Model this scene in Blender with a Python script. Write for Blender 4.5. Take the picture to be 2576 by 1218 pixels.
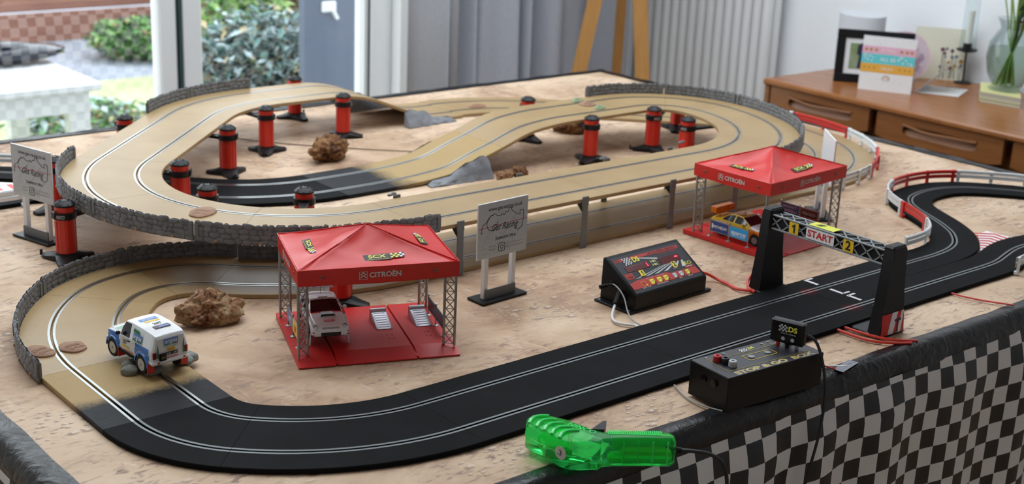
import bpy, math, random
from mathutils import Vector, Matrix, noise
PI = math.pi
for o in list(bpy.data.objects): bpy.data.objects.remove(o)
SC = bpy.context.scene
COL = SC.collection

# ------------------------------------------------------------------ camera
# metres; z = 0 is the top of the racing table, x runs along its front edge
cam_d = bpy.data.cameras.new('camera'); cam = bpy.data.objects.new('camera', cam_d); COL.objects.link(cam)
r_, u_, f_ = (0.771804, -0.634546, 0.040865), (0.163891, 0.260614, 0.951431), (0.614377, 0.727620, -0.305139)
cam.matrix_world = Matrix(((r_[0], u_[0], -f_[0], -0.99649), (r_[1], u_[1], -f_[1], -1.26182), (r_[2], u_[2], -f_[2], 0.77428), (0, 0, 0, 1)))
cam_d.sensor_width = 36.0; cam_d.sensor_fit = 'HORIZONTAL'; cam_d.lens = 36.0 * 3476.47 / 2576
cam_d.clip_start = 0.05; cam_d.clip_end = 100
cam_d.dof.use_dof = True; cam_d.dof.focus_distance = 1.97; cam_d.dof.aperture_fstop = 6.5
SC.camera = cam

# ------------------------------------------------------------------ overcast sky, added roof opening, exposure
w = bpy.data.worlds.new('overcast_sky'); SC.world = w; w.use_nodes = True
bg = w.node_tree.nodes['Background']; bg.inputs[0].default_value = (0.86, 0.93, 1.0, 1); bg.inputs[1].default_value = 1.5
def area(name, loc, rot, sx, sy, power=0, portal=False, col=(1, 1, 1)):
    l = bpy.data.lights.new(name, 'AREA'); l.shape = 'RECTANGLE'; l.size = sx; l.size_y = sy; l.energy = power; l.color = col
    if portal: l.cycles.is_portal = True
    o = bpy.data.objects.new(name, l); COL.objects.link(o); o.location = loc; o.rotation_euler = rot
    return o
area('added_roof_portal_offscreen', (0.9, 1.25, 1.95), (0, 0, 0), 3.2, 2.1, portal=True)  # sky portal of the added roof opening, emits nothing itself
SC.view_settings.view_transform = 'Standard'; SC.view_settings.look = 'None'
SC.view_settings.gamma = 1.0; SC.view_settings.use_curve_mapping = False
SC.view_settings.exposure = 1.5

# ------------------------------------------------------------------ helpers
def thing(name, label, cat, loc=(0, 0, 0), rz=0.0, group=None, rot=None):
    o = bpy.data.objects.new(name, None); COL.objects.link(o); o.empty_display_size = 0.02
    o.location = loc; o.rotation_euler = rot if rot else (0, 0, rz)
    tag(o, label, cat, group); return o
def tag(o, label, cat, group=None):
    o['label'] = label; o['category'] = cat
    if group: o['group'] = group
    return o
def struct(o): o['kind'] = 'structure'; return o
def copy_tree(o, parent=None):
    c = o.copy(); COL.objects.link(c)
    if parent: adopt(c, parent)
    for ch in [x for x in KIDS.get(o.name, [])]:
        copy_tree(ch, c)
    return c
KIDS = {}
def adopt(o, parent):
    o.parent = parent; KIDS.setdefault(parent.name, []).append(o)

def Rz(a): return Matrix.Rotation(a, 4, 'Z')
def Rx(a): return Matrix.Rotation(a, 4, 'X')
def Ry(a): return Matrix.Rotation(a, 4, 'Y')
def T(x, y=0, z=0): return Matrix.Translation((x, y, z) if not isinstance(x, (tuple, Vector)) else x)

class MB:
    def __init__(s): s.v = []; s.f = []; s.mi = []; s.uv = {}
    def add(s, vs, fs, mi=0, M=None, uvs=None):
        b = len(s.v)
        for p in vs: s.v.append(tuple(M @ Vector(p)) if M is not None else tuple(p))
        for k, f in enumerate(fs):
            if uvs: s.uv[len(s.f)] = uvs[k]
            s.f.append(tuple(i + b for i in f)); s.mi.append(mi)
        return s
    def box(s, c, d, M=None, b=0.0, mi=0):
        x, y, z = d[0] / 2, d[1] / 2, d[2] / 2
        if b <= 0:
            vs = [(c[0] + i * x, c[1] + j * y, c[2] + k * z) for i in (-1, 1) for j in (-1, 1) for k in (-1, 1)]
            fs = [(0, 1, 3, 2), (4, 6, 7, 5), (0, 4, 5, 1), (2, 3, 7, 6), (0, 2, 6, 4), (1, 5, 7, 3)]
            return s.add(vs, fs, mi, M)
        b = min(b, x * .95, y * .95, z * .95)
        vs = []; idx = {}
        for i in (-1, 1):
            for j in (-1, 1):
                for k in (-1, 1):
                    for a in range(3):
                        q = [i * (x - (b if a != 0 else 0)), j * (y - (b if a != 1 else 0)), k * (z - (b if a != 2 else 0))]
                        idx[(i, j, k, a)] = len(vs); vs.append((c[0] + q[0], c[1] + q[1], c[2] + q[2]))
        fs = []
        def F(keys): fs.append(tuple(idx[k] for k in keys))
        for g in (-1, 1):
            o = [(-1, -1), (1, -1), (1, 1), (-1, 1)]
            if g < 0: o = o[::-1]
            F([(g, p, q, 0) for p, q in o]); F([(q, g, p, 1) for p, q in o]); F([(p, q, g, 2) for p, q in o])
        for p in (-1, 1):
            for q in (-1, 1):
                F([(-1, p, q, 1), (1, p, q, 1), (1, p, q, 2), (-1, p, q, 2)])
                F([(p, -1, q, 0), (p, 1, q, 0), (p, 1, q, 2), (p, -1, q, 2)])
                F([(p, q, -1, 0), (p, q, 1, 0), (p, q, 1, 1), (p, q, -1, 1)])
        for i in (-1, 1):
            for j in (-1, 1):
                for k in (-1, 1): F([(i, j, k, 0), (i, j, k, 1), (i, j, k, 2)])
        return s.add(vs, fs, mi, M)
    def cyl(s, p0, p1, r0, r1=None, n=16, caps=True, M=None, mi=0):
        r1 = r0 if r1 is None else r1
        p0 = Vector(p0); p1 = Vector(p1); d = (p1 - p0).normalized()
        a = d.orthogonal().normalized(); b = d.cross(a)
        vs = []
        for p, r in ((p0, r0), (p1, r1)):
            for i in range(n):
                t = 2 * PI * i / n; vs.append(p + (a * math.cos(t) + b * math.sin(t)) * r)
        fs = [(i, (i + 1) % n, n + (i + 1) % n, n + i) for i in range(n)]
        if caps: fs += [tuple(range(n))[::-1], tuple(range(n, 2 * n))]
        return s.add(vs, fs, mi, M)
    def bar(s, p0, p1, w, h, up=(0, 0, 1), M=None, mi=0):
        p0 = Vector(p0); p1 = Vector(p1); d = (p1 - p0).normalized(); u = Vector(up)
        x = d.cross(u)
        if x.length < 1e-4: x = d.orthogonal()
        x.normalize(); u = x.cross(d)
        vs = [p + x * (i * w / 2) + u * (j * h / 2) for p in (p0, p1) for i, j in ((-1, -1), (1, -1), (1, 1), (-1, 1))]
        fs = [(0, 1, 5, 4), (1, 2, 6, 5), (2, 3, 7, 6), (3, 0, 4, 7), (3, 2, 1, 0), (4, 5, 6, 7)]
        return s.add(vs, fs, mi, M)
    def tube(s, pts, r, n=8, sub=6, M=None, mi=0):
        P = [Vector(p) for p in pts]; Q = []
        for i in range(len(P) - 1):
            a, b, c, d = P[max(i - 1, 0)], P[i], P[i + 1], P[min(i + 2, len(P) - 1)]
            for k in range(sub):
                t = k / sub
                Q.append(0.5 * ((2 * b) + (c - a) * t + (2 * a - 5 * b + 4 * c - d) * t * t + (3 * b - a - 3 * c + d) * t ** 3))
        Q.append(P[-1]); vs = []; nrm = None
        for i, q in enumerate(Q):
            d = (Q[min(i + 1, len(Q) - 1)] - Q[max(i - 1, 0)]).normalized()
            nrm = d.orthogonal().normalized() if nrm is None else (nrm - d * nrm.dot(d)).normalized()
            b = d.cross(nrm)
            for k in range(n):
                t = 2 * PI * k / n; vs.append(q + (nrm * math.cos(t) + b * math.sin(t)) * r)
        m = len(Q)
        fs = [(i * n + k, i * n + (k + 1) % n, (i + 1) * n + (k + 1) % n, (i + 1) * n + k) for i in range(m - 1) for k in range(n)]
        fs += [tuple(range(n))[::-1], tuple(range((m - 1) * n, m * n))]
        return s.add(vs, fs, mi, M)
    def lathe(s, prof, n=24, M=None, mi=0):
        vs = []; fs = []; m = len(prof)
        for r, z in prof:
            for k in range(n):
                t = 2 * PI * k / n; vs.append((r * math.cos(t), r * math.sin(t), z))
        for i in range(m - 1):
            for k in range(n): fs.append((i * n + k, i * n + (k + 1) % n, (i + 1) * n + (k + 1) % n, (i + 1) * n + k))
        if prof[0][0] > 1e-6: fs.append(tuple(range(n))[::-1])
        if prof[-1][0] > 1e-6: fs.append(tuple(range((m - 1) * n, m * n)))
        return s.add(vs, fs, mi, M)
    def prism(s, poly, z0, z1, M=None, mi=0):
        n = len(poly)
        vs = [(x, y, z0) for x, y in poly] + [(x, y, z1) for x, y in poly]
        fs = [tuple(range(n))[::-1], tuple(range(n, 2 * n))] + [(i, (i + 1) % n, n + (i + 1) % n, n + i) for i in range(n)]
        return s.add(vs, fs, mi, M)
    def sweep(s, fr, prof, caps=True, mi=0, uvl=None):
        # fr: list of (x, y, z, heading); prof: closed polygon of (left offset, height)
        n = len(prof); vs = []; fs = []; uvs = []
        L = [0.0]
        for i in range(1, len(fr)): L.append(L[-1] + math.dist(fr[i][:3], fr[i - 1][:3]))
        for x, y, z, h in fr:
            for a, b in prof: vs.append((x - math.sin(h) * a, y + math.cos(h) * a, z + b))
        for i in range(len(fr) - 1):
            for k in range(n):
                k2 = (k + 1) % n
                fs.append((i * n + k, (i + 1) * n + k, (i + 1) * n + k2, i * n + k2))
                u0, u1 = L[i] / L[-1], L[i + 1] / L[-1]
                uvs.append(((u0, prof[k][0]), (u1, prof[k][0]), (u1, prof[k2][0]), (u0, prof[k2][0])))
        if caps:
            fs.append(tuple(range(n))); uvs.append(tuple((0, p[0]) for p in prof))
            e = (len(fr) - 1) * n; fs.append(tuple(range(e, e + n))[::-1]); uvs.append(tuple((1, p[0]) for p in prof[::-1]))
        return s.add(vs, fs, mi, None, uvs)
    def blob(s, c, r, amp=.25, fq=1.5, seed=0, sub=3, M=None, mi=0, flat=None):
        vs, fs = ico(sub); out = []
        for p in vs:
            q = Vector(p); d = noise.noise(q * fq + Vector((seed * 7.3, seed * 3.1, 0))) + .5 * noise.noise(q * fq * 2.3 + Vector((seed, 5, seed)))
            q = q * (1 + amp * d)
            z = q.z * r[2]
            if flat is not None: z = max(z, flat)
            out.append((c[0] + q.x * r[0], c[1] + q.y * r[1], c[2] + z))
        return s.add(out, fs, mi, M)
    def mesh(s, name, mats, smooth=35):
        me = bpy.data.meshes.new(name); me.from_pydata(s.v, [], s.f)
        for m in (mats if isinstance(mats, (list, tuple)) else [mats]): me.materials.append(m)
        if any(s.mi): me.polygons.foreach_set('material_index', s.mi)
        if s.uv:
            ul = me.uv_layers.new(name='UVMap')
            for p in me.polygons:
                u = s.uv.get(p.index)
                if u:
                    for k, li in enumerate(p.loop_indices): ul.data[li].uv = u[k]
        if smooth:
            me.polygons.foreach_set('use_smooth', [True] * len(me.polygons))
            me.set_sharp_from_angle(angle=math.radians(smooth))
        me.update(); return me
    def build(s, name, mats, parent=None, smooth=35, M=None):
        o = bpy.data.objects.new(name, s.mesh(name, mats, smooth)); COL.objects.link(o)
        if parent: adopt(o, parent)
        if M is not None: o.matrix_local = M
        return o
ICO = {}
def ico(sub):
    if sub in ICO: return ICO[sub]
    import bmesh
    bm = bmesh.new(); bmesh.ops.create_icosphere(bm, subdivisions=sub, radius=1)
    bm.verts.ensure_lookup_table()
    r = ([tuple(v.co) for v in bm.verts], [tuple(v.index for v in f.verts) for f in bm.faces]); bm.free()
    ICO[sub] = r; return r

TXT = {}
def text(body, size, mat, parent, M, name='lettering', bold=0.0, shear=0.0, ext=0.00012, xs=1.0, space=1.0, wmax=None, align='CENTER'):
    key = (body, size, bold, shear, ext, xs, space, wmax, align, mat.name)
    if key not in TXT:
        cu = bpy.data.curves.new('txt', 'FONT'); cu.body = body; cu.size = 1.0; cu.align_x = align; cu.align_y = 'CENTER'
        cu.offset = bold; cu.shear = shear; cu.extrude = 0.0; cu.space_character = space; cu.resolution_u = 3
        tmp = bpy.data.objects.new('txt', cu)
        me = bpy.data.meshes.new_from_object(tmp); bpy.data.objects.remove(tmp); bpy.data.curves.remove(cu)
        me.name = name; W = max((v.co.x for v in me.vertices), default=1) - min((v.co.x for v in me.vertices), default=0)
        sx = size * xs
        if wmax and W > 0: sx = wmax / W
        me.transform(Matrix.Diagonal((sx, size, 1, 1)))
        me.materials.clear(); me.materials.append(mat); TXT[key] = me
    o = bpy.data.objects.new(name, TXT[key]); COL.objects.link(o); adopt(o, parent); o.matrix_local = M
    return o
def digit_one(h, mat, parent, M, name='lettering'):
    P_ = [(-.10, -.5), (.14, -.5), (.14, .5), (-.02, .5), (-.30, .27), (-.30, .06), (-.10, .20)]
    return MB().add([(x * h, y * h, 0) for x, y in P_], [tuple(range(7))]).build(name, mat, parent, 0, M)
def face(o, x, y):
    # 4x4 whose x,y axes lie along the given directions: text is written in that plane
    x = Vector(x).normalized(); z = x.cross(Vector(y)).normalized(); y = z.cross(x)
    return Matrix(((x[0], y[0], z[0], o[0]), (x[1], y[1], z[1], o[1]), (x[2], y[2], z[2], o[2]), (0, 0, 0, 1)))
def plate(x0, y0, x1, y1, mat, parent, M, name='panel', t=0.0003):
    return MB().box(((x0 + x1) / 2, (y0 + y1) / 2, -t / 2), (x1 - x0, y1 - y0, t)).build(name, mat, parent, 0, M)
def checks(nx, ny, s, mats, parent, M, name='check_flag'):
    m = MB()
    for i in range(nx):
        for j in range(ny):
            x, y = (i - nx / 2) * s, (j - ny / 2) * s
            m.add([(x, y, 0), (x + s, y, 0), (x + s, y + s, 0), (x, y + s, 0)], [(0, 1, 2, 3)], (i + j) % 2)
    return m.build(name, mats, parent, 0, M)

# ------------------------------------------------------------------ materials
MATS = {}
def pm(name, col, rough=0.5, metal=0.0, spec=0.5, **kw):
    if name in MATS: return MATS[name]
    m = bpy.data.materials.new(name); m.use_nodes = True; MATS[name] = m
    b = m.node_tree.nodes['Principled BSDF']
    b.inputs['Base Color'].default_value = (*col, 1); b.inputs['Roughness'].default_value = rough
    b.inputs['Metallic'].default_value = metal; b.inputs['Specular IOR Level'].default_value = spec
    for k, v in kw.items():
        b.inputs[k.replace('_', ' ')].default_value = v
    m.diffuse_color = (*col, 1)
    return m
def nd(m, t, **kw):
    n = m.node_tree.nodes.new(t)
    for k, v in kw.items():
        if k.startswith('i_'):
            key = k[2:]; key = int(key) if key.isdigit() else key.replace('_', ' ')
            n.inputs[key].default_value = v
        else: setattr(n, k, v)
    return n
def ln(m, a, b): m.node_tree.links.new(a, b)
def bsdf(m): return m.node_tree.nodes['Principled BSDF']
def coords(m, kind='Object', scale=(1, 1, 1)):
    tc = nd(m, 'ShaderNodeTexCoord'); mp = nd(m, 'ShaderNodeMapping'); mp.inputs['Scale'].default_value = scale
    ln(m, tc.outputs[kind], mp.inputs['Vector']); return mp.outputs['Vector']
def ramp(m, fac, stops, interp='LINEAR'):
    r = nd(m, 'ShaderNodeValToRGB'); r.color_ramp.interpolation = interp
    el = r.color_ramp.elements
    while len(el) < len(stops): el.new(0.5)
    for e, (p, c) in zip(el, stops): e.position = p; e.color = (*c, 1) if len(c) == 3 else c
    ln(m, fac, r.inputs['Fac']); return r.outputs['Color']
def nz(m, vec, scale, detail=4, rough=.55, dist=0.0):
    n = nd(m, 'ShaderNodeTexNoise'); n.inputs['Scale'].default_value = scale; n.inputs['Detail'].default_value = detail
    n.inputs['Roughness'].default_value = rough; n.inputs['Distortion'].default_value = dist
    ln(m, vec, n.inputs['Vector']); return n.outputs['Fac']
def mixc(m, fac, a, b, mode='MIX'):
    x = nd(m, 'ShaderNodeMix', data_type='RGBA', blend_type=mode)
    for s, v in ((x.inputs[0], fac), (x.inputs[6], a), (x.inputs[7], b)):
        if hasattr(v, 'is_output') or isinstance(v, bpy.types.NodeSocket): ln(m, v, s)
        else: s.default_value = v if isinstance(v, float) else (*v, 1)
    return x.outputs[2]
def bump(m, h, strength=.3, dist=.001):
    b = nd(m, 'ShaderNodeBump'); b.inputs['Strength'].default_value = strength; b.inputs['Distance'].default_value = dist
    ln(m, h, b.inputs['Height']); ln(m, b.outputs['Normal'], bsdf(m).inputs['Normal'])
def noisy(name, c1, c2, scale, rough=.6, bs=.25, bd=.001, kind='Object', sc=(1, 1, 1), metal=0.0, spec=.5, detail=5, lo=.35, hi=.65):
    if name in MATS: return MATS[name]
    m = pm(name, c1, rough, metal, spec); v = coords(m, kind, sc); f = nz(m, v, scale, detail)
    ln(m, ramp(m, f, [(lo, c1), (hi, c2)]), bsdf(m).inputs['Base Color'])
    if bs: bump(m, nz(m, v, scale * 3, 6), bs, bd)
    return m
BLACKP = pm('black_plastic', (.006, .006, .007), .42, 0, .3)
BLACKG = pm('black_gloss', (.005, .005, .006), .18, 0, .4)
BLACKM = pm('black_matt', (.009, .009, .010), .65, 0, .25)
WHITEP = pm('white_plastic', (.82, .83, .84), .35)
WHITE = pm('white_print', (.85, .85, .85), .5)
BLACK = pm('black_print', (.01, .01, .012), .5)
RED = pm('red_print', (.62, .02, .02), .45)
YEL = pm('yellow_print', (.85, .55, .02), .45)
LEMON = pm('lemon_print', (.85, .78, .08), .45)
GREYP = pm('grey_plastic', (.16, .165, .17), .45)
SILVER = pm('silver_plastic', (.50, .50, .52), .32, .55)
CHROME = pm('rail_steel', (.62, .63, .64), .22, 1.0)
BRASSY = pm('slot_floor', (.05, .035, .02), .6)
# ================================================================== the room
ZF, ZC, YW, XW, XL, YF = -0.75, 1.85, 2.65, 3.0, -2.6, -2.9
WALL = noisy('wall_paint', (.88, .90, .93), (.90, .92, .95), 6, .85, .05, .0004)
CEIL = pm('ceiling_paint', (.8, .8, .8), .9)
UPVC = pm('white_upvc', (.82, .85, .86), .4)
UPVCG = pm('grey_upvc', (.72, .74, .75), .45)
SEAL = pm('rubber_seal', (.02, .05, .05), .6)
def floor_mat():
    m = pm('oak_floor', (.35, .22, .12), .45); v = coords(m, 'Object', (1, 8, 1))
    ln(m, ramp(m, nz(m, v, 3, 6), [(.3, (.30, .18, .09)), (.7, (.46, .30, .17))]), bsdf(m).inputs['Base Color']); return m
struct(MB().box(((XL + XW) / 2, (YF + YW) / 2, ZF - .05), (XW - XL + .4, YW - YF + .4, .1)).build('floor', floor_mat(), None, 0))
# ceiling with an added, unseen roof opening that lets in overhead light
rx0, rx1, ry0, ry1 = -.7, 2.5, .2, 2.3
m = MB()
for x0, x1, y0, y1 in ((XL - .2, rx0, YF - .2, YW + .2), (rx1, XW + .2, YF - .2, YW + .2), (rx0, rx1, YF - .2, ry0), (rx0, rx1, ry1, YW + .2)):
    m.box(((x0 + x1) / 2, (y0 + y1) / 2, ZC + .1), (x1 - x0, y1 - y0, .2))
struct(m.build('ceiling', CEIL, None, 0))
m = MB()
for x in (rx0 + .03, (rx0 + rx1) / 2, rx1 - .03): m.box((x, (ry0 + ry1) / 2, ZC + .16), (.06, ry1 - ry0, .06))
for y in (ry0 + .03, ry1 - .03): m.box(((rx0 + rx1) / 2, y, ZC + .16), (rx1 - rx0, .06, .06))
struct(m.build('added_roof_window', UPVC, None, 0))  # frame of the added roof opening, out of view
# walls: the back wall holds the glazed doors
DX0, DX1, DZ1 = -1.4, 1.74, 1.45
m = MB()
m.box(((XL + DX0) / 2 - .1, YW + .1, .55), (DX0 - XL + .2, .2, 2.6)); m.box(((DX1 + XW) / 2 + .1, YW + .1, .55), (XW - DX1 + .2, .2, 2.6))
m.box(((DX0 + DX1) / 2, YW + .1, (DZ1 + ZC) / 2), (DX1 - DX0, .2, ZC - DZ1))
struct(m.build('wall_back', WALL, None, 0))
struct(MB().box((XW + .1, (YF + YW) / 2, .55), (.2, YW - YF + .4, 2.6)).build('wall_right', WALL, None, 0))
struct(MB().box((XL - .1, (YF + YW) / 2, .55), (.2, YW - YF + .4, 2.6)).build('wall_left', WALL, None, 0))
struct(MB().box(((XL + XW) / 2, YF - .1, .55), (XW - XL + .4, .2, 2.6)).build('wall_front', WALL, None, 0))
# glazed doors
def glass_mat():
    m = bpy.data.materials.new('door_glass'); m.use_nodes = True; nt = m.node_tree; nt.nodes.clear()
    o = nt.nodes.new('ShaderNodeOutputMaterial'); g = nt.nodes.new('ShaderNodeBsdfGlossy'); t = nt.nodes.new('ShaderNodeBsdfTransparent')
    x = nt.nodes.new('ShaderNodeMixShader'); fr = nt.nodes.new('ShaderNodeFresnel'); fr.inputs[0].default_value = 2.4
    g.inputs['Roughness'].default_value = 0.0; t.inputs[0].default_value = (.93, .96, .95, 1)
    ln(m, fr.outputs[0], x.inputs[0]); ln(m, t.outputs[0], x.inputs[1]); ln(m, g.outputs[0], x.inputs[2]); ln(m, x.outputs[0], o.inputs[0]); return m
GLASS = glass_mat()
d = bpy.data.objects.new('door_1', None); COL.objects.link(d); struct(d); d.location = (0, YW + .06, 0)
m = MB()
for x in (DX0 + .03, DX1 - .045): m.box((x, 0, .35), (.07 if x < 0 else .09, .08, 2.2), b=.004)
m.box(((DX0 + DX1) / 2, 0, DZ1 - .03), (DX1 - DX0, .08, .06)); m.box(((DX0 + DX1) / 2, 0, ZF + .03), (DX1 - DX0, .08, .06))
m.build('door_frame', UPVC, d)
for nm, x0, x1 in (('door_leaf', DX0 + .07, .945), ('door_leaf', .955, DX1 - .10)):
    lf = MB()
    lf.box((x0 + .045, 0, .33), (.085, .06, 2.1), b=.006); lf.box((x1 - .035, 0, .33), (.06, .06, 2.1), b=.006)
    lf.box(((x0 + x1) / 2, 0, 1.34), (x1 - x0, .06, .09)); lf.box(((x0 + x1) / 2, 0, ZF + .12), (x1 - x0, .06, .12))
    if x0 > 0: lf = MB().box((x0 + .035, 0, .33), (.07, .06, 2.1), b=.006).box(((x0 + x1) / 2, 0, 1.34), (x1 - x0, .06, .09)).box(((x0 + x1) / 2, 0, ZF + .12), (x1 - x0, .06, .12)).box((x1, 0, .33), (.015, .06, 2.1))
    l_ = lf.build(nm, UPVCG, d)
    sl = MB(); sl.box((x1 + .004 if x0 < 0 else x1 + .012, -.012, .33), (.010, .05, 2.1)); sl.build('seal', SEAL, l_, 0)
    xa, xb = (x0 + .08, x1 - .06) if x0 < 0 else (x0 + .065, x1)
    MB().add([(xa, 0, ZF + .15), (xb, 0, ZF + .15), (xb, 0, 1.31), (xa, 0, 1.31)], [(0, 1, 2, 3)]).build('pane', GLASS, l_, 0)
# wall return beside the doors (white reveal)
struct(MB().box((DX1 + .02, YW - .02, .55), (.06, .05, 2.6)).build('trim_1', pm('reveal_white', (.8, .82, .82), .6), None, 0))
struct(MB().box(((DX1 + XW) / 2, YW - .01, ZF + .07), (XW - DX1, .02, .14)).build('baseboard_back', UPVC, None, 0))
struct(MB().box((XW - .01, (YF + YW) / 2, ZF + .07), (.02, YW - YF, .14)).build('baseboard_right', UPVC, None, 0))

# ------------------------------------------------------------------ curtain
def curtain_mat():
    m = pm('curtain_cloth', (.40, .42, .47), .9); v = coords(m, 'Object', (40, 40, 4))
    ln(m, ramp(m, nz(m, v, 12, 3), [(.3, (.38, .40, .45)), (.7, (.46, .48, .53))]), bsdf(m).inputs['Base Color']); return m
root = thing('curtain', 'long grey gathered curtain hanging beside the glazed garden doors', 'curtain', (0, YW - .13, 0))
random.seed(5)
m = MB(); N = 190; K = 10; vs = []; fs = []
def cur_y(x, z): return .058 * math.sin(x * 58 + 1.7 * math.sin(x * 9) + .25 * z) * (.55 + .45 * math.sin(x * 17 + 1)) + .015 * math.sin(x * 23 + z)
for j in range(K):
    z = ZF + .02 + (1.68 - ZF) * j / (K - 1)
    for i in range(N):
        x = 1.85 + (2.70 - 1.85) * i / (N - 1); vs.append((x + .03 * (1 - j / K) * math.sin(x * 30), cur_y(x, z), z))
fs = [(j * N + i, j * N + i + 1, (j + 1) * N + i + 1, (j + 1) * N + i) for j in range(K - 1) for i in range(N - 1)]
m.add(vs, fs); o = m.build('drape', curtain_mat(), root, 180); sm = o.modifiers.new('thick', 'SOLIDIFY'); sm.thickness = .003
m = MB(); N = 50; vs = []
for j in range(2):
    for i in range(N):
        x = 1.745 + .115 * i / (N - 1); vs.append((x, .10 - .17 * i / (N - 1) + .010 * math.sin(PI * 2 * i / (N - 1)), ZF + .02 + (1.68 - ZF) * j))
m.add(vs, [(i, i + 1, N + i + 1, N + i) for i in range(N - 1)])
o = m.build('leading_edge', MATS['curtain_cloth'], root, 180); sm = o.modifiers.new('thick', 'SOLIDIFY'); sm.thickness = .002
m = MB().cyl((1.6, 0, 1.70), (2.78, 0, 1.70), .012); m.build('curtain_pole', SILVER, root)

# ------------------------------------------------------------------ radiator (vertical columns on the right wall)
root = thing('column_radiator', 'tall white column radiator on the wall beside the sideboard', 'radiator', (XW - .055, 0, 0))
RAD = pm('radiator_white', (.88, .90, .91), .35)
tubep = MB(); tubep.lathe([(.0, -.52), (.014, -.515), (.0198, -.5), (.0198, 1.3), (.014, 1.315), (0, 1.32)], 12); tme = tubep.mesh('tube', RAD)
y = 1.985
while y < 2.615:
    for dx in (0.0, -.045):
        o = bpy.data.objects.new('tube', tme); COL.objects.link(o); adopt(o, root); o.location = (dx, y, 0)
    y += .045
for z in (-.5, 1.29): MB().box((-.0225, 2.28, z), (.07, .64, .03), b=.01).build('header', RAD, root)
for y, z in ((2.08, .9), (2.45, .9), (2.08, -.3), (2.45, -.3)): MB().box((.02, y, z), (.07, .02, .06)).build('wall_bracket', RAD, root, 0)

# ------------------------------------------------------------------ tripod floor lamp
def wood(name, a, b, rough=.4, sc=(1, 1, 12), s=6):
    m = pm(name, a, rough); v = coords(m, 'Object', sc)
    ln(m, ramp(m, nz(m, v, s, 6, .6, .6), [(.3, a), (.7, b)]), bsdf(m).inputs['Base Color']); return m
OAKL = wood('lamp_oak', (.42, .20, .055), (.52, .27, .085), .45, (12, 12, 1))
root = thing('tripod_lamp', 'floor lamp on three flat wooden tripod legs by the radiator', 'lamp', (2.41, 2.225, ZF))
vx, vf = Vector((.772, -.635, 0)), Vector((.645, .764, 0))
hub = Vector((0, 0, 1.30))
for a, b, w_ in ((-.25, -.10, .05), (.0, .22, .034), (.13, -.16, .05)):
    MB().bar(vx * a + vf * b, hub + vx * a * .12 + vf * b * .12, w_, .024, up=-vf).build('leg', OAKL, root, 0)
MB().cyl((0, 0, 1.25), (0, 0, 1.33), .045, n=20).build('hub', BLACKM, root)
MB().cyl((0, 0, 1.33), (0, 0, 1.50), .012).build('stem', SILVER, root)
MB().lathe([(.20, 1.46), (.16, 1.75), (.157, 1.75), (.197, 1.46)], 32).build('lamp_shade', pm('linen_shade', (.7, .68, .62), .9), root)

# ------------------------------------------------------------------ garden beyond the glass
GZ = -.85
def grass_mat():
    m = pm('lawn', (.3, .36, .12), .9); v = coords(m, 'Object')
    ln(m, ramp(m, nz(m, v, 3, 8), [(.3, (.36, .40, .20)), (.7, (.52, .54, .34))]), bsdf(m).inputs['Base Color']); return m
o = MB().box((1.5, 4.7, GZ - .05), (14, 3.0, .1)).build('lawn', grass_mat(), None, 0); tag(o, 'pale lawn beyond the glazed doors', 'lawn'); o['kind'] = 'structure'
PAV = noisy('paving', (.30, .33, .39), (.42, .45, .52), 4, .6)
o = MB().box((1.5, 2.98, GZ - .05), (14, .44, .1)).build('patio', PAV, None, 0); o['kind'] = 'structure'
o = MB().box((1.5, 8.2, GZ - .05), (14, 4.0, .1)).build('garden_path', PAV, None, 0); o['kind'] = 'structure'
# fence of reddish boards
root = thing('garden_fence', 'reddish brown fence of wide horizontal boards at the end of the garden', 'fence', (0, 7.5, GZ))
FB = wood('fence_board', (.20, .085, .06), (.30, .14, .10), .8, (1, 12, 12), 4)
bme = MB().box((0, 0, 0), (9, .03, .19), b=.006).mesh('board', FB)
for k in range(10):
    o = bpy.data.objects.new('board', bme); COL.objects.link(o); adopt(o, root); o.location = (1.5, .008 * (k % 2), .1 + .2 * k)
for x in (-2.6, -.6, 1.4, 3.4, 5.4): MB().box((x, .06, 1.0), (.1, .1, 2.05)).build('post', FB, root, 0)
# shrubs made of many leaves
def shrub(name, label, c, r, n, mats, seed, lf=.05):
    random.seed(seed); root = thing(name, label, 'shrub', (c[0], c[1], GZ)); st = MB()
    for k in range(14):
        a = random.uniform(0, 2 * PI); q = random.uniform(.2, .8)
        st.tube([(0, 0, 0), (.3 * q * r[0] * math.cos(a), .3 * q * r[1] * math.sin(a), r[2] * .7), (q * r[0] * math.cos(a), q * r[1] * math.sin(a), r[2] * random.uniform(1.1, 1.7))], .008, 5, 4)
    st.build('stem', pm('shrub_stem', (.10, .07, .05), .9), root)
    lm = MB()
    for k in range(n):
        d = Vector((random.gauss(0, 1), random.gauss(0, 1), random.gauss(0, 1))).normalized(); q = random.uniform(.55, 1.02)
        lump = 1 + .22 * noise.noise(d * 2.2 + Vector((seed, 0, 0)))
        p = Vector((d.x * r[0], d.y * r[1], d.z * r[2])) * q * lump + Vector((0, 0, r[2] * 1.02))
        if p.z < .02: continue
        L = lf * random.uniform(.6, 1.3); M = T(p) @ Matrix.Rotation(random.uniform(0, 6.28), 4, 'Z') @ Rx(random.uniform(-1.0, .5)) @ Ry(random.uniform(-.6, .6))
        mi = random.choices(range(len(mats)), [x[1] for x in mats])[0]
        lm.add([(0, -L, 0), (L * .42, -L * .2, L * .12), (0, L, 0), (-L * .42, -L * .2, L * .12), (0, -L * .1, -L * .03)], [(0, 1, 4), (1, 2, 4), (2, 3, 4), (3, 0, 4)], mi, M)
    o = lm.build('foliage', [x[0] for x in mats], root, 0); o['kind'] = 'stuff'
    return root
LF = lambda n, c: pm(n, c, .5)
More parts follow.
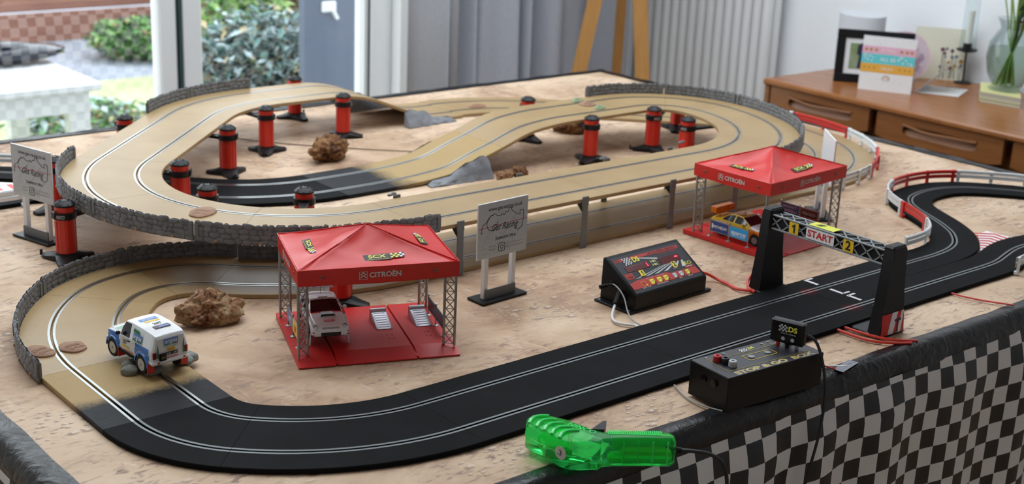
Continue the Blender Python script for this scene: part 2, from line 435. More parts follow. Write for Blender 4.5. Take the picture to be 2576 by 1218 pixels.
shrub('variegated_shrub', 'grey green variegated shrub with pale leaves close behind the glass door', (2.08, 4.2), (.42, .34, .34), 5600, [(LF('leaf_pale', (.42, .52, .54)), 4), (LF('leaf_bluegreen', (.13, .25, .23)), 4), (LF('leaf_dark', (.03, .055, .045)), 4), (LF('leaf_straw', (.42, .33, .17)), 1.2)], 3, .030)
shrub('green_shrub', 'round green shrub growing beyond the white garden table', (2.70, 6.75), (.32, .28, .12), 4200, [(LF('leaf_green', (.15, .34, .10)), 5), (LF('leaf_lime', (.32, .46, .16)), 2), (LF('leaf_dark', (.05, .09, .07)), 2), (LF('leaf_red', (.5, .22, .12)), .3)], 8, .028)
shrub('back_shrub', 'tall brownish autumn shrub behind the pale variegated shrub', (4.0, 6.7), (.75, .45, .62), 4200, [(LF('leaf_brown', (.36, .27, .22)), 4), (LF('leaf_olive', (.34, .36, .24)), 3), (LF('leaf_green', (.15, .34, .10)), 1)], 12, .05)
shrub('low_plant', 'low sprawling mixed plant on the lawn by the glass', (1.52, 4.9), (.34, .25, .10), 1300, [(LF('leaf_green', (.15, .34, .10)), 2), (LF('leaf_pale', (.50, .60, .62)), 2), (LF('leaf_straw', (.55, .45, .22)), 1)], 15, .035)
shrub('yellow_green_shrub', 'bright yellow green shrub above the pale variegated leaves', (2.95, 5.9), (.26, .2, .36), 1500, [(LF('leaf_lime', (.32, .46, .16)), 4), (LF('leaf_green', (.15, .34, .10)), 2)], 17, .045)
# blue-grey garden screen
root = thing('garden_screen', 'smooth blue grey outdoor screen panel behind the glass beside the white jamb', 'screen', (2.12, 3.55, GZ))
MB().box((0, 0, .95), (.42, .05, 1.9), b=.005).build('panel', noisy('screen_paint', (.11, .14, .20), (.16, .19, .26), 1.5, .6, 0, sc=(3, 1, .4)), root)
MB().box((0, 0, .02), (.5, .25, .04)).build('foot', GREYP, root, 0)
MB().box((-.10, -.03, .795), (.070, .012, .045), b=.012).bar((-.085, -.035, .78), (-.065, -.035, .745), .024, .012).build('handle', WHITEP, root)
# pale garden table
root = thing('garden_table', 'pale grey garden table with a bright top outside the glass', 'table', (-.02, 3.6, GZ - .06))
GT = pm('garden_table_pale', (.72, .73, .75), .4); GTT = GT
MB().box((.32, .3, .62), (1.5, .75, .03), b=.006).build('tabletop', GTT, root)
MB().box((.32, -.02, .565), (1.42, .03, .085)).box((.32, .62, .565), (1.42, .03, .085)).box((-.38, .3, .565), (.03, .64, .085)).box((1.02, .3, .565), (.03, .64, .085)).build('apron', GT, root, 0)
for x, y in ((-.36, 0), (1.0, 0), (-.36, .62), (1.0, .62), (.62, 0)): MB().box((x, y, .3), (.075, .06, .6)).build('leg', GT, root, 0)
root = thing('wrapped_bundle', 'dark glossy wrapped bundle lying at the back of the garden table', 'bundle', (.86, 4.02, GZ + .575))
MB().blob((0, 0, .04), (.25, .10, .038), .14, 2.2, 3, 3, flat=-.036).build('wrap', pm('dark_wrap', (.015, .016, .03), .12), root)
MB().blob((-.02, -.02, .062), (.13, .06, .03), .2, 2.2, 9, 3, flat=-.03).build('fold', pm('dark_wrap', (.015, .016, .03), .12), root)
# ================================================================== the racing table
TX0, TX1, TY0, TY1 = -.478, 1.885, -.158, 1.765
root = thing('racing_table', 'large low wooden table hidden under the printed desert cloth', 'table', (0, 0, ZF))
MB().box(((TX0 + TX1) / 2, (TY0 + TY1) / 2, .735), (TX1 - TX0 - .02, TY1 - TY0 - .02, .022)).build('tabletop', wood('ply', (.4, .28, .15), (.5, .36, .2), .6), root, 0)
for x in (TX0 + .1, TX1 - .1):
    for y in (TY0 + .1, TY1 - .1): MB().box((x, y, .362), (.06, .06, .724)).build('leg', OAKL, root, 0)
def desert_mat():
    m = pm('desert_print', (.60, .45, .31), .6, 0, .3); v = coords(m, 'Object')
    big = nz(m, v, 3.2, 6, .62, .7)
    c = ramp(m, big, [(.34, (.31, .18, .11)), (.45, (.50, .335, .215)), (.56, (.64, .465, .32)), (.73, (.74, .57, .415))])
    st = nz(m, coords(m, 'Object', (1, 2.0, 1)), 9, 8, .7, 1.4)
    c = mixc(m, ramp(m, st, [(.54, (0, 0, 0)), (.70, (.75, .75, .75))]), c, (.30, .18, .12))
    st2 = nz(m, coords(m, 'Object', (2.2, 1, 1)), 16, 8, .7, 1.2)
    c = mixc(m, ramp(m, st2, [(.58, (0, 0, 0)), (.68, (.55, .55, .55))]), c, (.74, .60, .46))
    st3 = nz(m, coords(m, 'Object', (1, 2.6, 1)), 30, 6, .65, .8)
    pt3 = ramp(m, nz(m, v, 4.2, 4, .6), [(.44, (0, 0, 0)), (.58, (1, 1, 1))])
    c = mixc(m, mixc(m, 1.0, pt3, ramp(m, st3, [(.53, (0, 0, 0)), (.64, (.9, .9, .9))]), 'MULTIPLY'), c, (.23, .14, .11))
    # printed pebbles: pale lens over a dark crescent, in drifts
    patch = ramp(m, nz(m, v, 5.5, 4), [(.48, (0, 0, 0)), (.62, (1, 1, 1))])
    for sc, sh in ((30, .0042), (62, .0022)):
        def vor(dx, dy, sx, sy):
            mp = nd(m, 'ShaderNodeMapping'); mp.inputs['Location'].default_value = (dx, dy, 0); ln(m, v, mp.inputs['Vector'])
            m2 = nd(m, 'ShaderNodeMapping'); m2.inputs['Scale'].default_value = (sx, sy, .01); m2.inputs['Rotation'].default_value = (0, 0, .5); ln(m, mp.outputs[0], m2.inputs['Vector'])
            q = nd(m, 'ShaderNodeTexVoronoi', feature='F1', voronoi_dimensions='2D'); q.inputs['Scale'].default_value = sc; ln(m, m2.outputs[0], q.inputs['Vector']); return q
        a = vor(0, 0, 1, 1.7); b = vor(sh, sh * .8, 1, 1.7)
        sel = ramp(m, a.outputs['Color'], [(.58, (0, 0, 0)), (.61, (1, 1, 1))]); sel2 = ramp(m, b.outputs['Color'], [(.58, (0, 0, 0)), (.61, (1, 1, 1))])
        dk = mixc(m, 1.0, mixc(m, 1.0, patch, sel2, 'MULTIPLY'), ramp(m, b.outputs['Distance'], [(.14, (.8, .8, .8)), (.34, (0, 0, 0))]), 'MULTIPLY')
        lt = mixc(m, 1.0, mixc(m, 1.0, patch, sel, 'MULTIPLY'), ramp(m, a.outputs['Distance'], [(.08, (.75, .75, .75)), (.22, (0, 0, 0))]), 'MULTIPLY')
        c = mixc(m, dk, c, (.24, .15, .11)); c = mixc(m, lt, c, (.78, .66, .54))
    ln(m, c, bsdf(m).inputs['Base Color'])
    bump(m, nz(m, v, 7, 3), .25, .01); return m
root = thing('desert_cloth', 'printed desert sand cloth spread over the racing table', 'tablecloth')
nx, ny = 170, 140; vs = []
def cloth_z(x, y):
    z = .0006 * noise.noise(Vector((x * 9, y * 9, 0))) + .0005 * noise.noise(Vector((x * 22, y * 22, 3)))
    for a, b, c, hgt, wd in ((.62, .785, .94, .0016, .006), (-.35, .937, .34, .0014, .006), (.9, .44, 1.37, .0012, .005), (.28, -.96, .02, .0010, .005)):
        d = a * x + b * y - c; z += hgt * math.exp(-(d / wd) ** 2)
    return z - .0012
for j in range(ny + 1):
    for i in range(nx + 1):
        x = TX0 + .004 + (TX1 - TX0 - .008) * i / nx; y = TY0 + .004 + (TY1 - TY0 - .008) * j / ny; vs.append((x, y, cloth_z(x, y)))
m = MB(); m.add(vs, [(j * (nx + 1) + i, j * (nx + 1) + i + 1, (j + 1) * (nx + 1) + i + 1, (j + 1) * (nx + 1) + i) for j in range(ny) for i in range(nx)])
o = m.build('cloth', desert_mat(), root, 180); sm = o.modifiers.new('thick', 'SOLIDIFY'); sm.thickness = .0015; sm.offset = -1
# black vinyl edge band and chequered skirt
def vinyl_mat():
    m = pm('black_vinyl', (.007, .007, .008), .33, 0, .4); v = coords(m, 'Object')
    bump(m, nz(m, v, 26, 4, .6, 1.5), .5, .006); return m
VINYL = vinyl_mat()
def skirt_mat():
    m = pm('check_print', (.3, .3, .3), .42); tc = nd(m, 'ShaderNodeTexCoord')
    ck = nd(m, 'ShaderNodeTexChecker'); ck.inputs['Scale'].default_value = 1.0
    ck.inputs['Color1'].default_value = (.74, .72, .70, 1); ck.inputs['Color2'].default_value = (.006, .006, .007, 1)
    ln(m, tc.outputs['UV'], ck.inputs['Vector']); ln(m, ck.outputs['Color'], bsdf(m).inputs['Base Color']); return m
CHECK = skirt_mat(); CS = .0325
root = thing('table_skirt', 'black vinyl edging with chequered skirt hanging round the racing table', 'table skirt')
def skirt_side(A, B, inner, outn, wav, seed):
    # A->B runs along the table edge; outn is the outward normal
    A = Vector(A); B = Vector(B); n = Vector(outn); L = (B - A).length; d = (B - A) / L; N = int(L / .02)
    prof = [(-inner, .0016), (-inner * .6, .0026), (-.010, .004), (.000, .002), (.007, -.006), (.010, -.018), (.011, -.030)]
    m = MB(); vs = []
    for i in range(N + 1):
        s = L * i / N
        for k, (a, z) in enumerate(prof):
            q = noise.noise(Vector((s * 14 + seed, k * .7, 0)))
            zz = z + (.004 * max(0, q) if 0 < k < 4 else 0); aa = a + (.004 * q if k == 0 else (.003 * q if k > 3 else 0))
            p = A + d * s + n * aa; vs.append((p.x, p.y, zz))
    K = len(prof)
    m.add(vs, [(i * K + k, (i + 1) * K + k, (i + 1) * K + k + 1, i * K + k + 1) for i in range(N) for k in range(K - 1)])
    m.build('edge_band', VINYL, root, 60)
    m = MB(); vs = []; uv = []; zs = [-.028, -.05, -.08, -.13, -.2, -.3, -.4, -.5]
    def zoff(s): return .012 * noise.noise(Vector((s * 3.1 + seed, 4, 0)))
    for i in range(N + 1):
        s = L * i / N
        for k, z in enumerate(zs):
            w = wav * min(1, k / 3) * (math.sin(s * 38 + seed + 1.2 * math.sin(s * 7)) + .5 * math.sin(s * 17 + seed))
            p = A + d * s + n * (.011 + .012 * min(1, k / 2) + w); vs.append((p.x, p.y, z)); uv.append((s / CS + 50.5, (z + zoff(s)) / CS + 50.3))
    K = len(zs); fs = []; us = []
    for i in range(N):
        for k in range(K - 1):
            f = (i * K + k, i * K + k + 1, (i + 1) * K + k + 1, (i + 1) * K + k); fs.append(f); us.append([uv[q] for q in f])
    m.add(vs, fs, 0, None, us); m.build('check_cloth', CHECK, root, 180)
skirt_side((TX0, TY0), (TX1, TY0), .026, (0, -1), .006, 1.0)
skirt_side((TX0, TY1), (TX0, TY0), .030, (-1, 0), .006, 5.0)
skirt_side((TX1, TY1), (TX0, TY1), .022, (0, 1), .005, 9.0)
skirt_side((TX1, TY0), (TX1, TY1), .024, (1, 0), .005, 13.0)

# ================================================================== sideboard
SX, SZ = 2.40, -.034
TEAK = wood('teak', (.20, .066, .015), (.29, .11, .03), .34, (2, 1, 14), 5)
TEAKT = wood('teak_top', (.27, .09, .023), (.36, .14, .042), .27, (10, 1, 1), 5)
SY1 = 1.552; SY0 = -.1
root = thing('sideboard', 'long teak sideboard with recessed drawer pulls against the white wall', 'sideboard', (SX, 0, SZ))
SD = XW - SX - .03
MB().box((SD / 2 - .006, (SY0 + SY1) / 2, -.0095), (SD + .012, SY1 - SY0, .019), b=.005).build('top', TEAKT, root)
MB().box((SD / 2, SY1 - .011, -.3), (SD, .022, .56), b=.003).build('side_panel', TEAK, root)
MB().box((SD / 2, SY0 + .011, -.3), (SD, .022, .56), b=.003).build('side_panel', TEAK, root)
MB().box((SD / 2 + .02, (SY0 + SY1) / 2, -.31), (SD - .06, SY1 - SY0 - .05, .53)).build('carcass', TEAK, root, 0)
for y in (SY0 + .15, SY1 - .15):
    for x in (.08, SD - .08): MB().cyl((x, y, -.58), (x, y, SZ * 0 - .75 - SZ + .002), .02, .013).build('leg', TEAK, root)
def drawer(y1, y0, z1, z0):
    w_, h_ = y1 - y0, z1 - z0; cy, cz = (y0 + y1) / 2, (z0 + z1) / 2
    nh = min(.245, w_ * .64); hy, hz = cy - .005, cz - .004
    # front board with a lens shaped opening
    o2 = []; n = 28
    for i in range(n):
        t = 2 * PI * i / n; o2.append((hy + nh / 2 * math.copysign(abs(math.cos(t)) ** .35, math.cos(t)), hz + .0165 * math.copysign(abs(math.sin(t)) ** .7, math.sin(t))))
    # outer ring matched to the opening by angle
    o1 = []
    for i in range(n):
        t = 2 * PI * i / n; cx_, sz_ = math.cos(t), math.sin(t); k = 1 / max(abs(cx_) , abs(sz_))
        o1.append((cy + cx_ * k * w_ / 2, cz + sz_ * k * h_ / 2))
    m = MB(); m.add([(0, a, b) for a, b in o1] + [(0, a, b) for a, b in o2] + [(.022, a, b) for a, b in o2] + [(.018, a, b) for a, b in o1], [(i, (i + 1) % n, n + (i + 1) % n, n + i) for i in range(n)] + [(n + i, n + (i + 1) % n, 2 * n + (i + 1) % n, 2 * n + i) for i in range(n)] + [(3 * n + i, 3 * n + (i + 1) % n, (i + 1) % n, i) for i in range(n)])
    dr = m.build('drawer', TEAK, root, 30)
    MB().add([(.004 + .017 * (b - hz + .0165) / .033, a, b) for a, b in o2], [tuple(range(n))[::-1]]).build('recess', TEAK, dr, 0)
    # curved finger lip along the top of the opening
    lip = []
    for i in range(13):
        t = i / 12; y = hy + nh / 2 * (1 - 2 * t); lip.append((-.002 - .003 * math.sin(PI * t), y, hz + .0150 - .0065 * math.sin(PI * t) + .0015 * math.cos(3 * PI * t)))
    MB().tube(lip, .0036, 8, 3).build('finger_lip', TEAK, dr)
drawer(1.524, 1.146, -.014, -.098); drawer(1.118, .70, -.014, -.100); drawer(.672, .26, -.014, -.100)
drawer(1.524, 1.146, -.106, -.30); drawer(1.118, .70, -.106, -.30); drawer(.672, .26, -.106, -.30)

# ------------------------------------------------------------------ things on the sideboard (SZ is its top)
def card_axes(a, b):
    a = Vector((*a, 0)); b = Vector((*b, 0)); return (b - a).normalized(), (b - a).length
# photo frame
root = thing('photo_frame', 'black framed photograph with white mount standing on the sideboard', 'picture frame', (2.563, 1.413, SZ))
dx = Vector((.62, -.785, 0)).normalized(); up = Vector((.0, .0, 1)); bk = Vector((.785, .62, 0)); upv = (up + bk * .12).normalized()
F = face((0, 0, 0), dx, upv); fw, fh = .235, .165
fm = MB()
for c, d_ in (((fw / 2, .0135, 0), (fw, .027, .016)), ((fw / 2, fh - .0135, 0), (fw, .027, .016)), ((.0135, fh / 2, 0), (.027, fh - .054, .016)), ((fw - .0135, fh / 2, 0), (.027, fh - .054, .016))): fm.box(c, d_, b=.002)
fm.build('frame', BLACKP, root, M=F)
plate(.02, .02, fw - .02, fh - .02, pm('mount_white', (.8, .8, .8), .7), root, F @ T(0, 0, .003), 'mount', .004)
ph = plate(.042, .042, fw - .042, fh - .042, noisy('photo_print', (.16, .25, .07), (.34, .36, .28), 14, .4, 0), root, F @ T(0, 0, .0036), 'photo', .0005)
pf = MB().add([(x, y, 0) for x, y in ((.068, .045), (.072, .085), (.064, .09), (.066, .115), (.078, .125), (.084, .134), (.094, .134), (.10, .122), (.11, .09), (.105, .045))], [tuple(range(10))])
pf.build('photo_figure', pm('photo_navy', (.02, .02, .06), .4), ph, 0, T(0, 0, .0003)); MB().add([(.086, .09, 0), (.098, .09, 0), (.096, .12, 0), (.088, .12, 0)], [(0, 1, 2, 3)]).build('photo_scarf', RED, ph, 0, T(0, 0, .0004))
MB().bar(bk * .002 + Vector((.075, -.09, .12)), bk * .055 + Vector((.075, -.09, 0)), .03, .003).build('strut', BLACKP, root, 0)
# striped greetings card
root = thing('striped_card', 'white greetings card with pink, turquoise and orange stripes on the sideboard', 'card', (2.527, 1.29, SZ))
dx, L = card_axes((2.527, 1.29), (2.602, 1.149)); bk = Vector((-dx.y, dx.x, 0)); bk = bk if bk.x > 0 else -bk
F = face((0, 0, 0), dx, (up + bk * .06)); H = .166
plate(0, 0, L, H, WHITE, root, F, 'front_leaf', .0006)
plate(0, 0, L, H, WHITE, root, face(bk * .05, dx, (up - bk * .235)), 'back_leaf', .0006)
for nm, y0, y1, c in (('pink_stripe', .113, .136, (.80, .45, .58)), ('turquoise_stripe', .083, .112, (.13, .62, .66)), ('orange_stripe', .056, .0825, (.80, .42, .06))):
    plate(0, y0, L, y1, pm(nm + '_print', c, .6), root, F @ T(0, 0, .0006), nm)
PW = pm('pale_print', (.85, .82, .80), .6); GOLD = pm('gold_print', (.45, .26, .06), .5)
text('IT WILL', .014, PW, root, F @ T(L / 2, .124, .0009)); text('ALL BE', .016, WHITE, root, F @ T(L / 2, .097, .0009)); text('OKAY', .014, PW, root, F @ T(L / 2, .069, .0009))
dm = MB(); random.seed(4)
for k in range(150):
    x = random.uniform(.004, L - .004); y = random.choice((random.uniform(.138, .162), random.uniform(.022, .053)))
    if abs(x - L / 2) < .02 and y < .06: continue
    dm.add([(x - .0008, y, 0), (x, y - .0008, 0), (x + .0008, y, 0), (x, y + .0008, 0)], [(0, 1, 2, 3)])
dm.build('dot_print', pm('grey_print', (.42, .42, .45), .6), root, 0, F @ T(0, 0, .0006))['kind'] = 'stuff'
dm = MB()
for k in range(26):
    x = random.choice((random.uniform(.006, .05), random.uniform(L - .05, L - .006))); y = random.uniform(.086, .109)
    dm.cyl((x, y, 0), (x, y, .0001), .0022, n=6)
dm.build('blossom_print', WHITE, root, 0, F @ T(0, 0, .0008))['kind'] = 'stuff'
for x in (.012, .026, .042, L - .042, L - .026, L - .012):
    MB().cyl((x, .1245, 0), (x, .1245, .0001), .005, n=8).build('flower_print', GOLD, root, 0, F @ T(0, 0, .0007)); MB().add([(x - .004, .071, 0), (x, .065, 0), (x + .004, .071, 0), (x, .074, 0)], [(0, 1, 2, 3)]).build('heart_print', GOLD, root, 0, F @ T(0, 0, .0008))
for r, c in ((.013, (.35, .55, .50)), (.0105, (.80, .45, .40)), (.0075, (.82, .62, .5)), (.0045, (.85, .82, .8))):
    MB().add([(L / 2 + r * math.cos(t * PI / 12), .036 + r * 1.1 * math.sin(t * PI / 12), 0) for t in range(13)], [tuple(range(13))]).build('rainbow_print', pm('rainbow%d' % int(r * 1e4), c, .6), root, 0, F @ T(0, 0, .0007 + .0001 * (13 - r * 1000)))
# round pink card, cream card, open white card, coaster stack, candle, vase, speaker
root = thing('round_card', 'round pink card with fine stripes behind the striped card', 'card', (2.772, 1.305, SZ))
F = face((0, 0, .078), (.62, -.785, 0), (.09, .07, 1))
def stripe_mat():
    m = pm('pink_rib', (.7, .5, .56), .6); w_ = nd(m, 'ShaderNodeTexWave'); w_.inputs['Scale'].default_value = 70; w_.bands_direction = 'DIAGONAL'
    v = coords(m, 'Object'); ln(m, v, w_.inputs['Vector'])
    c = mixc(m, w_.outputs['Fac'], (.80, .66, .70), (.55, .42, .48)); c = mixc(m, ramp(m, nz(m, v, 30, 3), [(.52, (0, 0, 0)), (.6, (.8, .8, .8))]), c, (.34, .2, .3))
    ln(m, c, bsdf(m).inputs['Base Color']); return m
MB().cyl((0, 0, -.0006), (0, 0, 0), .079, n=48).build('disc', stripe_mat(), root, 30, F)
rm = MB()
for i in range(48):
    a, b = 2 * PI * i / 48, 2 * PI * (i + 1) / 48
    rm.add([(r * math.cos(t), r * math.sin(t), .0004) for t in (a, b) for r in (.075, .080)], [(0, 1, 3, 2)])
rm.build('rim', pm('pink_rim', (.78, .55, .62), .6), root, 0, F)
root = thing('cream_card', 'cream greetings card printed with wild flowers at the back of the sideboard', 'card', (2.855, 1.325, SZ))
F = face((0, 0, 0), (.62, -.785, 0), (.07, .05, 1))
plate(0, 0, .165, .165, pm('cream_paper', (.78, .76, .62), .7), root, F, 'front_leaf', .0006)
plate(0, 0, .165, .16, pm('cream_paper', (.78, .76, .62), .7), root, face((.05, .04, 0), (.62, -.785, 0), (-.2, -.16, 1)), 'back_leaf', .0006)
random.seed(11)
for k in range(16):
    x = random.uniform(.085, .16); h = random.uniform(.035, .105)
    f_ = MB().bar((x, .004, 0), (x + random.uniform(-.006, .006), h, 0), .0014, .0002, up=(0, 0, 1)).build('flower_stem', pm('print_green', (.10, .14, .08), .6), root, 0, F @ T(0, 0, .0004))
    MB().cyl((x, h, 0), (x, h, .0002), random.uniform(.003, .008), n=7).build('flower_head', random.choice((GOLD, pm('print_plum', (.16, .05, .09), .6), pm('print_slate', (.18, .2, .26), .6))), f_, 0, T(0, 0, .0002))
root = thing('open_card', 'white folded card lying half open on the sideboard', 'card', (2.649, 1.164, SZ + .0012))
a, b, c_ = Vector((0, 0, 0)), Vector((.059, -.112, 0)), Vector((.19, -.062, 0)); e = c_ - b
MB().add([a, b, b + e, a + e], [(0, 1, 2, 3)]).build('lower_leaf', WHITE, root, 0).modifiers.new('t', 'SOLIDIFY').thickness = .0008
dn = (b - a).normalized(); q = (b - a) * .75 + Vector((0, 0, .095))
MB().add([a, a + e, a + e + q, a + q], [(0, 1, 2, 3)]).build('upper_leaf', pm('card_white', (.72, .73, .74), .6), root, 0, T(0, 0, .001)).modifiers.new('t', 'SOLIDIFY').thickness = .0008
random.seed(2)
wm = MB()
for k in range(5):
    p = b + e * .8 - dn * .012 * (k + 1); wm.bar(p, p + e * random.uniform(.08, .16), .0016, .0002, up=(0, 0, 1))
wm.build('handwriting', pm('ink_blue', (.25, .3, .42), .6), root, 0, T(0, 0, .001))
root = thing('coaster_stack', 'thick stack of square yellow edged cards under the glass vase', 'card stack', (2.704, .977, SZ))
ex, ey = (Vector((.012, -.082, 0)).normalized(), Vector((.145, .093, 0)).normalized())
random.seed(6)
for k in range(14):
    c = random.choice(((.62, .60, .25), (.55, .56, .40), (.40, .38, .33), (.66, .64, .45), (.35, .30, .28))) if k < 13 else (.68, .66, .30)
    m = MB(); j = random.uniform(-.001, .001)
    P = [ex * j, ex * (.125 + j), ex * (.125 + j) + ey * .16, ey * .16]
    m.add([p + Vector((0, 0, .0024 * k)) for p in P] + [p + Vector((0, 0, .0024 * k + .0021)) for p in P], [(3, 2, 1, 0), (4, 5, 6, 7), (0, 1, 5, 4), (1, 2, 6, 5), (2, 3, 7, 6), (3, 0, 4, 7)])
    m.build('card_sheet', pm('sheet%02d' % int(c[0] * 100 + c[2] * 10), c, .7), root, 0)
def clear_glass(name, col=(.93, .96, .95), ior=1.25):
    m = bpy.data.materials.new(name); m.use_nodes = True; nt = m.node_tree; nt.nodes.clear()
    o = nt.nodes.new('ShaderNodeOutputMaterial'); g = nt.nodes.new('ShaderNodeBsdfGlossy'); t = nt.nodes.new('ShaderNodeBsdfTransparent')
    x = nt.nodes.new('ShaderNodeMixShader'); fr = nt.nodes.new('ShaderNodeLayerWeight'); fr.inputs[0].default_value = (ior - 1) * .5
    g.inputs['Roughness'].default_value = .03; t.inputs[0].default_value = (*col, 1)
    mx = nt.nodes.new('ShaderNodeMath'); mx.operation = 'MULTIPLY'; mx.inputs[1].default_value = .45; ln(m, fr.outputs[1], mx.inputs[0]); ln(m, mx.outputs[0], x.inputs[0]); ln(m, t.outputs[0], x.inputs[1]); ln(m, g.outputs[0], x.inputs[2]); ln(m, x.outputs[0], o.inputs[0]); return m
CG = clear_glass('vase_glass', (.86, .9, .9), 1.4)
root = thing('glass_vase', 'rounded clear glass vase of green stems standing on the card stack', 'vase', (2.79, .945, SZ + .0340)); root.scale = (1.22, 1.22, 1.0)
MB().lathe([(.0, .0), (.042, .0), (.044, .006), (.036, .010), (.052, .05), (.060, .095), (.056, .14), (.042, .17), (.034, .185), (.036, .20), (.044, .215), (.0425, .215), (.0325, .185), (.040, .168), (.054, .14), (.058, .095), (.05, .05), (.034, .013), (0, .012)], 32).build('vase_body', CG, root)
MB().lathe([(0, .013), (.035, .014), (.0495, .05), (.0575, .095), (.055, .125), (0, .125)], 32).build('water', clear_glass('vase_water', (.84, .88, .80), 1.15), root)
random.seed(9)
STEM = pm('flower_stem', (.20, .34, .06), .5); STEMD = pm('flower_stem_dark', (.04, .09, .04), .5)
for k in range(22):
    a = random.uniform(0, 2 * PI); r0 = random.uniform(.01, .032); b = a + PI + random.uniform(-.7, .7); r1 = random.uniform(.004, .018); r2 = random.uniform(.02, .075)
    st = MB().tube([(r0 * math.cos(a), r0 * math.sin(a), .016), (.3 * r0 * math.cos(a), .3 * r0 * math.sin(a), .09), (r1 * math.cos(b), r1 * math.sin(b), .17), (r1 * 1.3 * math.cos(b), r1 * 1.3 * math.sin(b), .21), (r2 * math.cos(b), r2 * math.sin(b), random.uniform(.29, .36))], random.uniform(.0016, .0026), 6, 4).build('stem', STEM if k % 3 else STEMD, root)
    if k < 8:
        lm_ = MB(); zz = random.uniform(.19, .24)
        lm_.add([(0, 0, 0), (.004, .02, .01), (0, .05, .03), (-.004, .02, .01)], [(0, 1, 2, 3)], 0, T(r1 * math.cos(b), r1 * math.sin(b), zz) @ Rz(b - PI / 2)); lm_.build('leaf', STEMD, st, 0)
root = thing('candle_holder', 'black metal candle holder with a white candle in a glass chimney', 'candle holder', (2.925, 1.18, SZ)); root.scale = (1, 1, .86)
IRON = pm('black_iron', (.03, .03, .032), .5, .6)
MB().lathe([(.0, 0), (.027, 0), (.027, .004), (.006, .008), (.004, .010)], 24).build('foot', IRON, root)
MB().tube([(0, 0, .008), (.002, .001, .04), (-.001, 0, .08), (0, 0, .118)], .0035, 8).build('rod', IRON, root)
MB().lathe([(0, .115), (.012, .116), (.030, .121), (.034, .127), (.032, .128), (.014, .121), (.0135, .15), (.0115, .15), (0, .122)], 24).build('cup', IRON, root)
MB().lathe([(0, .122), (.0108, .122), (.0108, .27), (0, .272)], 16).build('candle', pm('candle_wax', (.82, .80, .74), .5), root)
MB().lathe([(.028, .128), (.024, .2), (.022, .34), (.0215, .34), (.0235, .2), (.0275, .128)], 24).build('chimney', clear_glass('chimney_glass', (.95, .97, .97), 1.12), root)
root = thing('tower_speaker', 'plain grey curved speaker standing behind the black photo frame', 'speaker', (2.80, 1.50, SZ))
m = MB(); vs = []; n = 20
for z in (0, .19): 
    for i in range(n): t = 2 * PI * i / n; vs.append((.052 * math.cos(t), .085 * math.sin(t), z + (.010 * (1 - math.cos(t)) * -.5 if z else 0)))
m.add(vs, [(i, (i + 1) % n, n + (i + 1) % n, n + i) for i in range(n)] + [tuple(range(n, 2 * n)), tuple(range(n))[::-1]])
m.build('body', noisy('speaker_cloth', (.58, .60, .63), (.63, .65, .68), 300, .9, .1), root, 40); MB().lathe([(.0, 0), (.05, 0), (.05, .004), (0, .004)], 24, T(0, 0, -.0005)).build('base', GREYP, root)
# ================================================================== slot car track
TH, ZE, R1, R2 = .007, .092, .1515, .3365
def sand_mat():
    m = pm('sand_track', (.47, .34, .17), .42); v = coords(m, 'Object')
    ln(m, ramp(m, nz(m, v, 9, 6), [(.3, (.335, .218, .096)), (.7, (.40, .272, .126))]), bsdf(m).inputs['Base Color'])
    h = ramp(m, nz(m, v, 60, 6, .7, 1.2), [(.60, (.5, .5, .5)), (.72, (0, 0, 0))]); bump(m, h, .35, .0012); return m
def black_mat():
    m = pm('black_track', (.005, .0053, .006), .72, 0, .08); v = coords(m, 'Object')
    ln(m, ramp(m, nz(m, v, 12, 7, .7), [(.35, (.0035, .0037, .0042)), (.75, (.008, .0084, .0095))]), bsdf(m).inputs['Base Color'])
    bump(m, nz(m, v, 900, 2), .35, .0004); return m
def trans_mat(name, flip, edge):
    # factory sprayed change from tarmac to sand along the piece (u of the UV map)
    m = pm(name, (.2, .2, .2), .55, 0, .15); tc = nd(m, 'ShaderNodeTexCoord'); sx = nd(m, 'ShaderNodeSeparateXYZ'); ln(m, tc.outputs['UV'], sx.inputs[0])
    v = coords(m, 'Object'); n1 = nz(m, v, 14, 3); n2 = nz(m, v, 220, 4, .7)
    a = nd(m, 'ShaderNodeMath', operation='MULTIPLY_ADD'); ln(m, n1, a.inputs[0]); a.inputs[1].default_value = .22; ln(m, sx.outputs[0], a.inputs[2])
    b = nd(m, 'ShaderNodeMath', operation='MULTIPLY_ADD'); ln(m, n2, b.inputs[0]); b.inputs[1].default_value = .14; ln(m, a.outputs[0], b.inputs[2])
    k0, k1 = ((0, 0, 0), (1, 1, 1)) if not flip else ((1, 1, 1), (0, 0, 0))
    f = ramp(m, b.outputs[0], [(edge - .04, k0), (edge + .10, k1)])
    c = mixc(m, f, (.011, .0115, .014), (.40, .275, .125)); ln(m, c, bsdf(m).inputs['Base Color'])
    bump(m, ramp(m, nz(m, v, 60, 6, .7, 1.2), [(.58, (.5, .5, .5)), (.72, (0, 0, 0))]), .5, .0015); return m
SAND, TARMAC = sand_mat(), black_mat()
TRA = trans_mat('tarmac_to_sand', False, .55); TRB = trans_mat('sand_to_tarmac', True, .78)
RAILB = pm('rail_on_tarmac', (.17, .185, .185), .42, .8); RAILS = pm('rail_on_sand', (.42, .43, .42), .32, 1.0)
def arc(cx, cy, R, a0, a1, n=None):
    # angles in degrees; heading follows the travel direction
    n = n or max(6, int(abs(a1 - a0) / 3)); out = []; s = 1 if a1 > a0 else -1
    for i in range(n + 1):
        t = math.radians(a0 + (a1 - a0) * i / n); out.append((cx + R * math.cos(t), cy + R * math.sin(t), t + s * PI / 2))
    return out
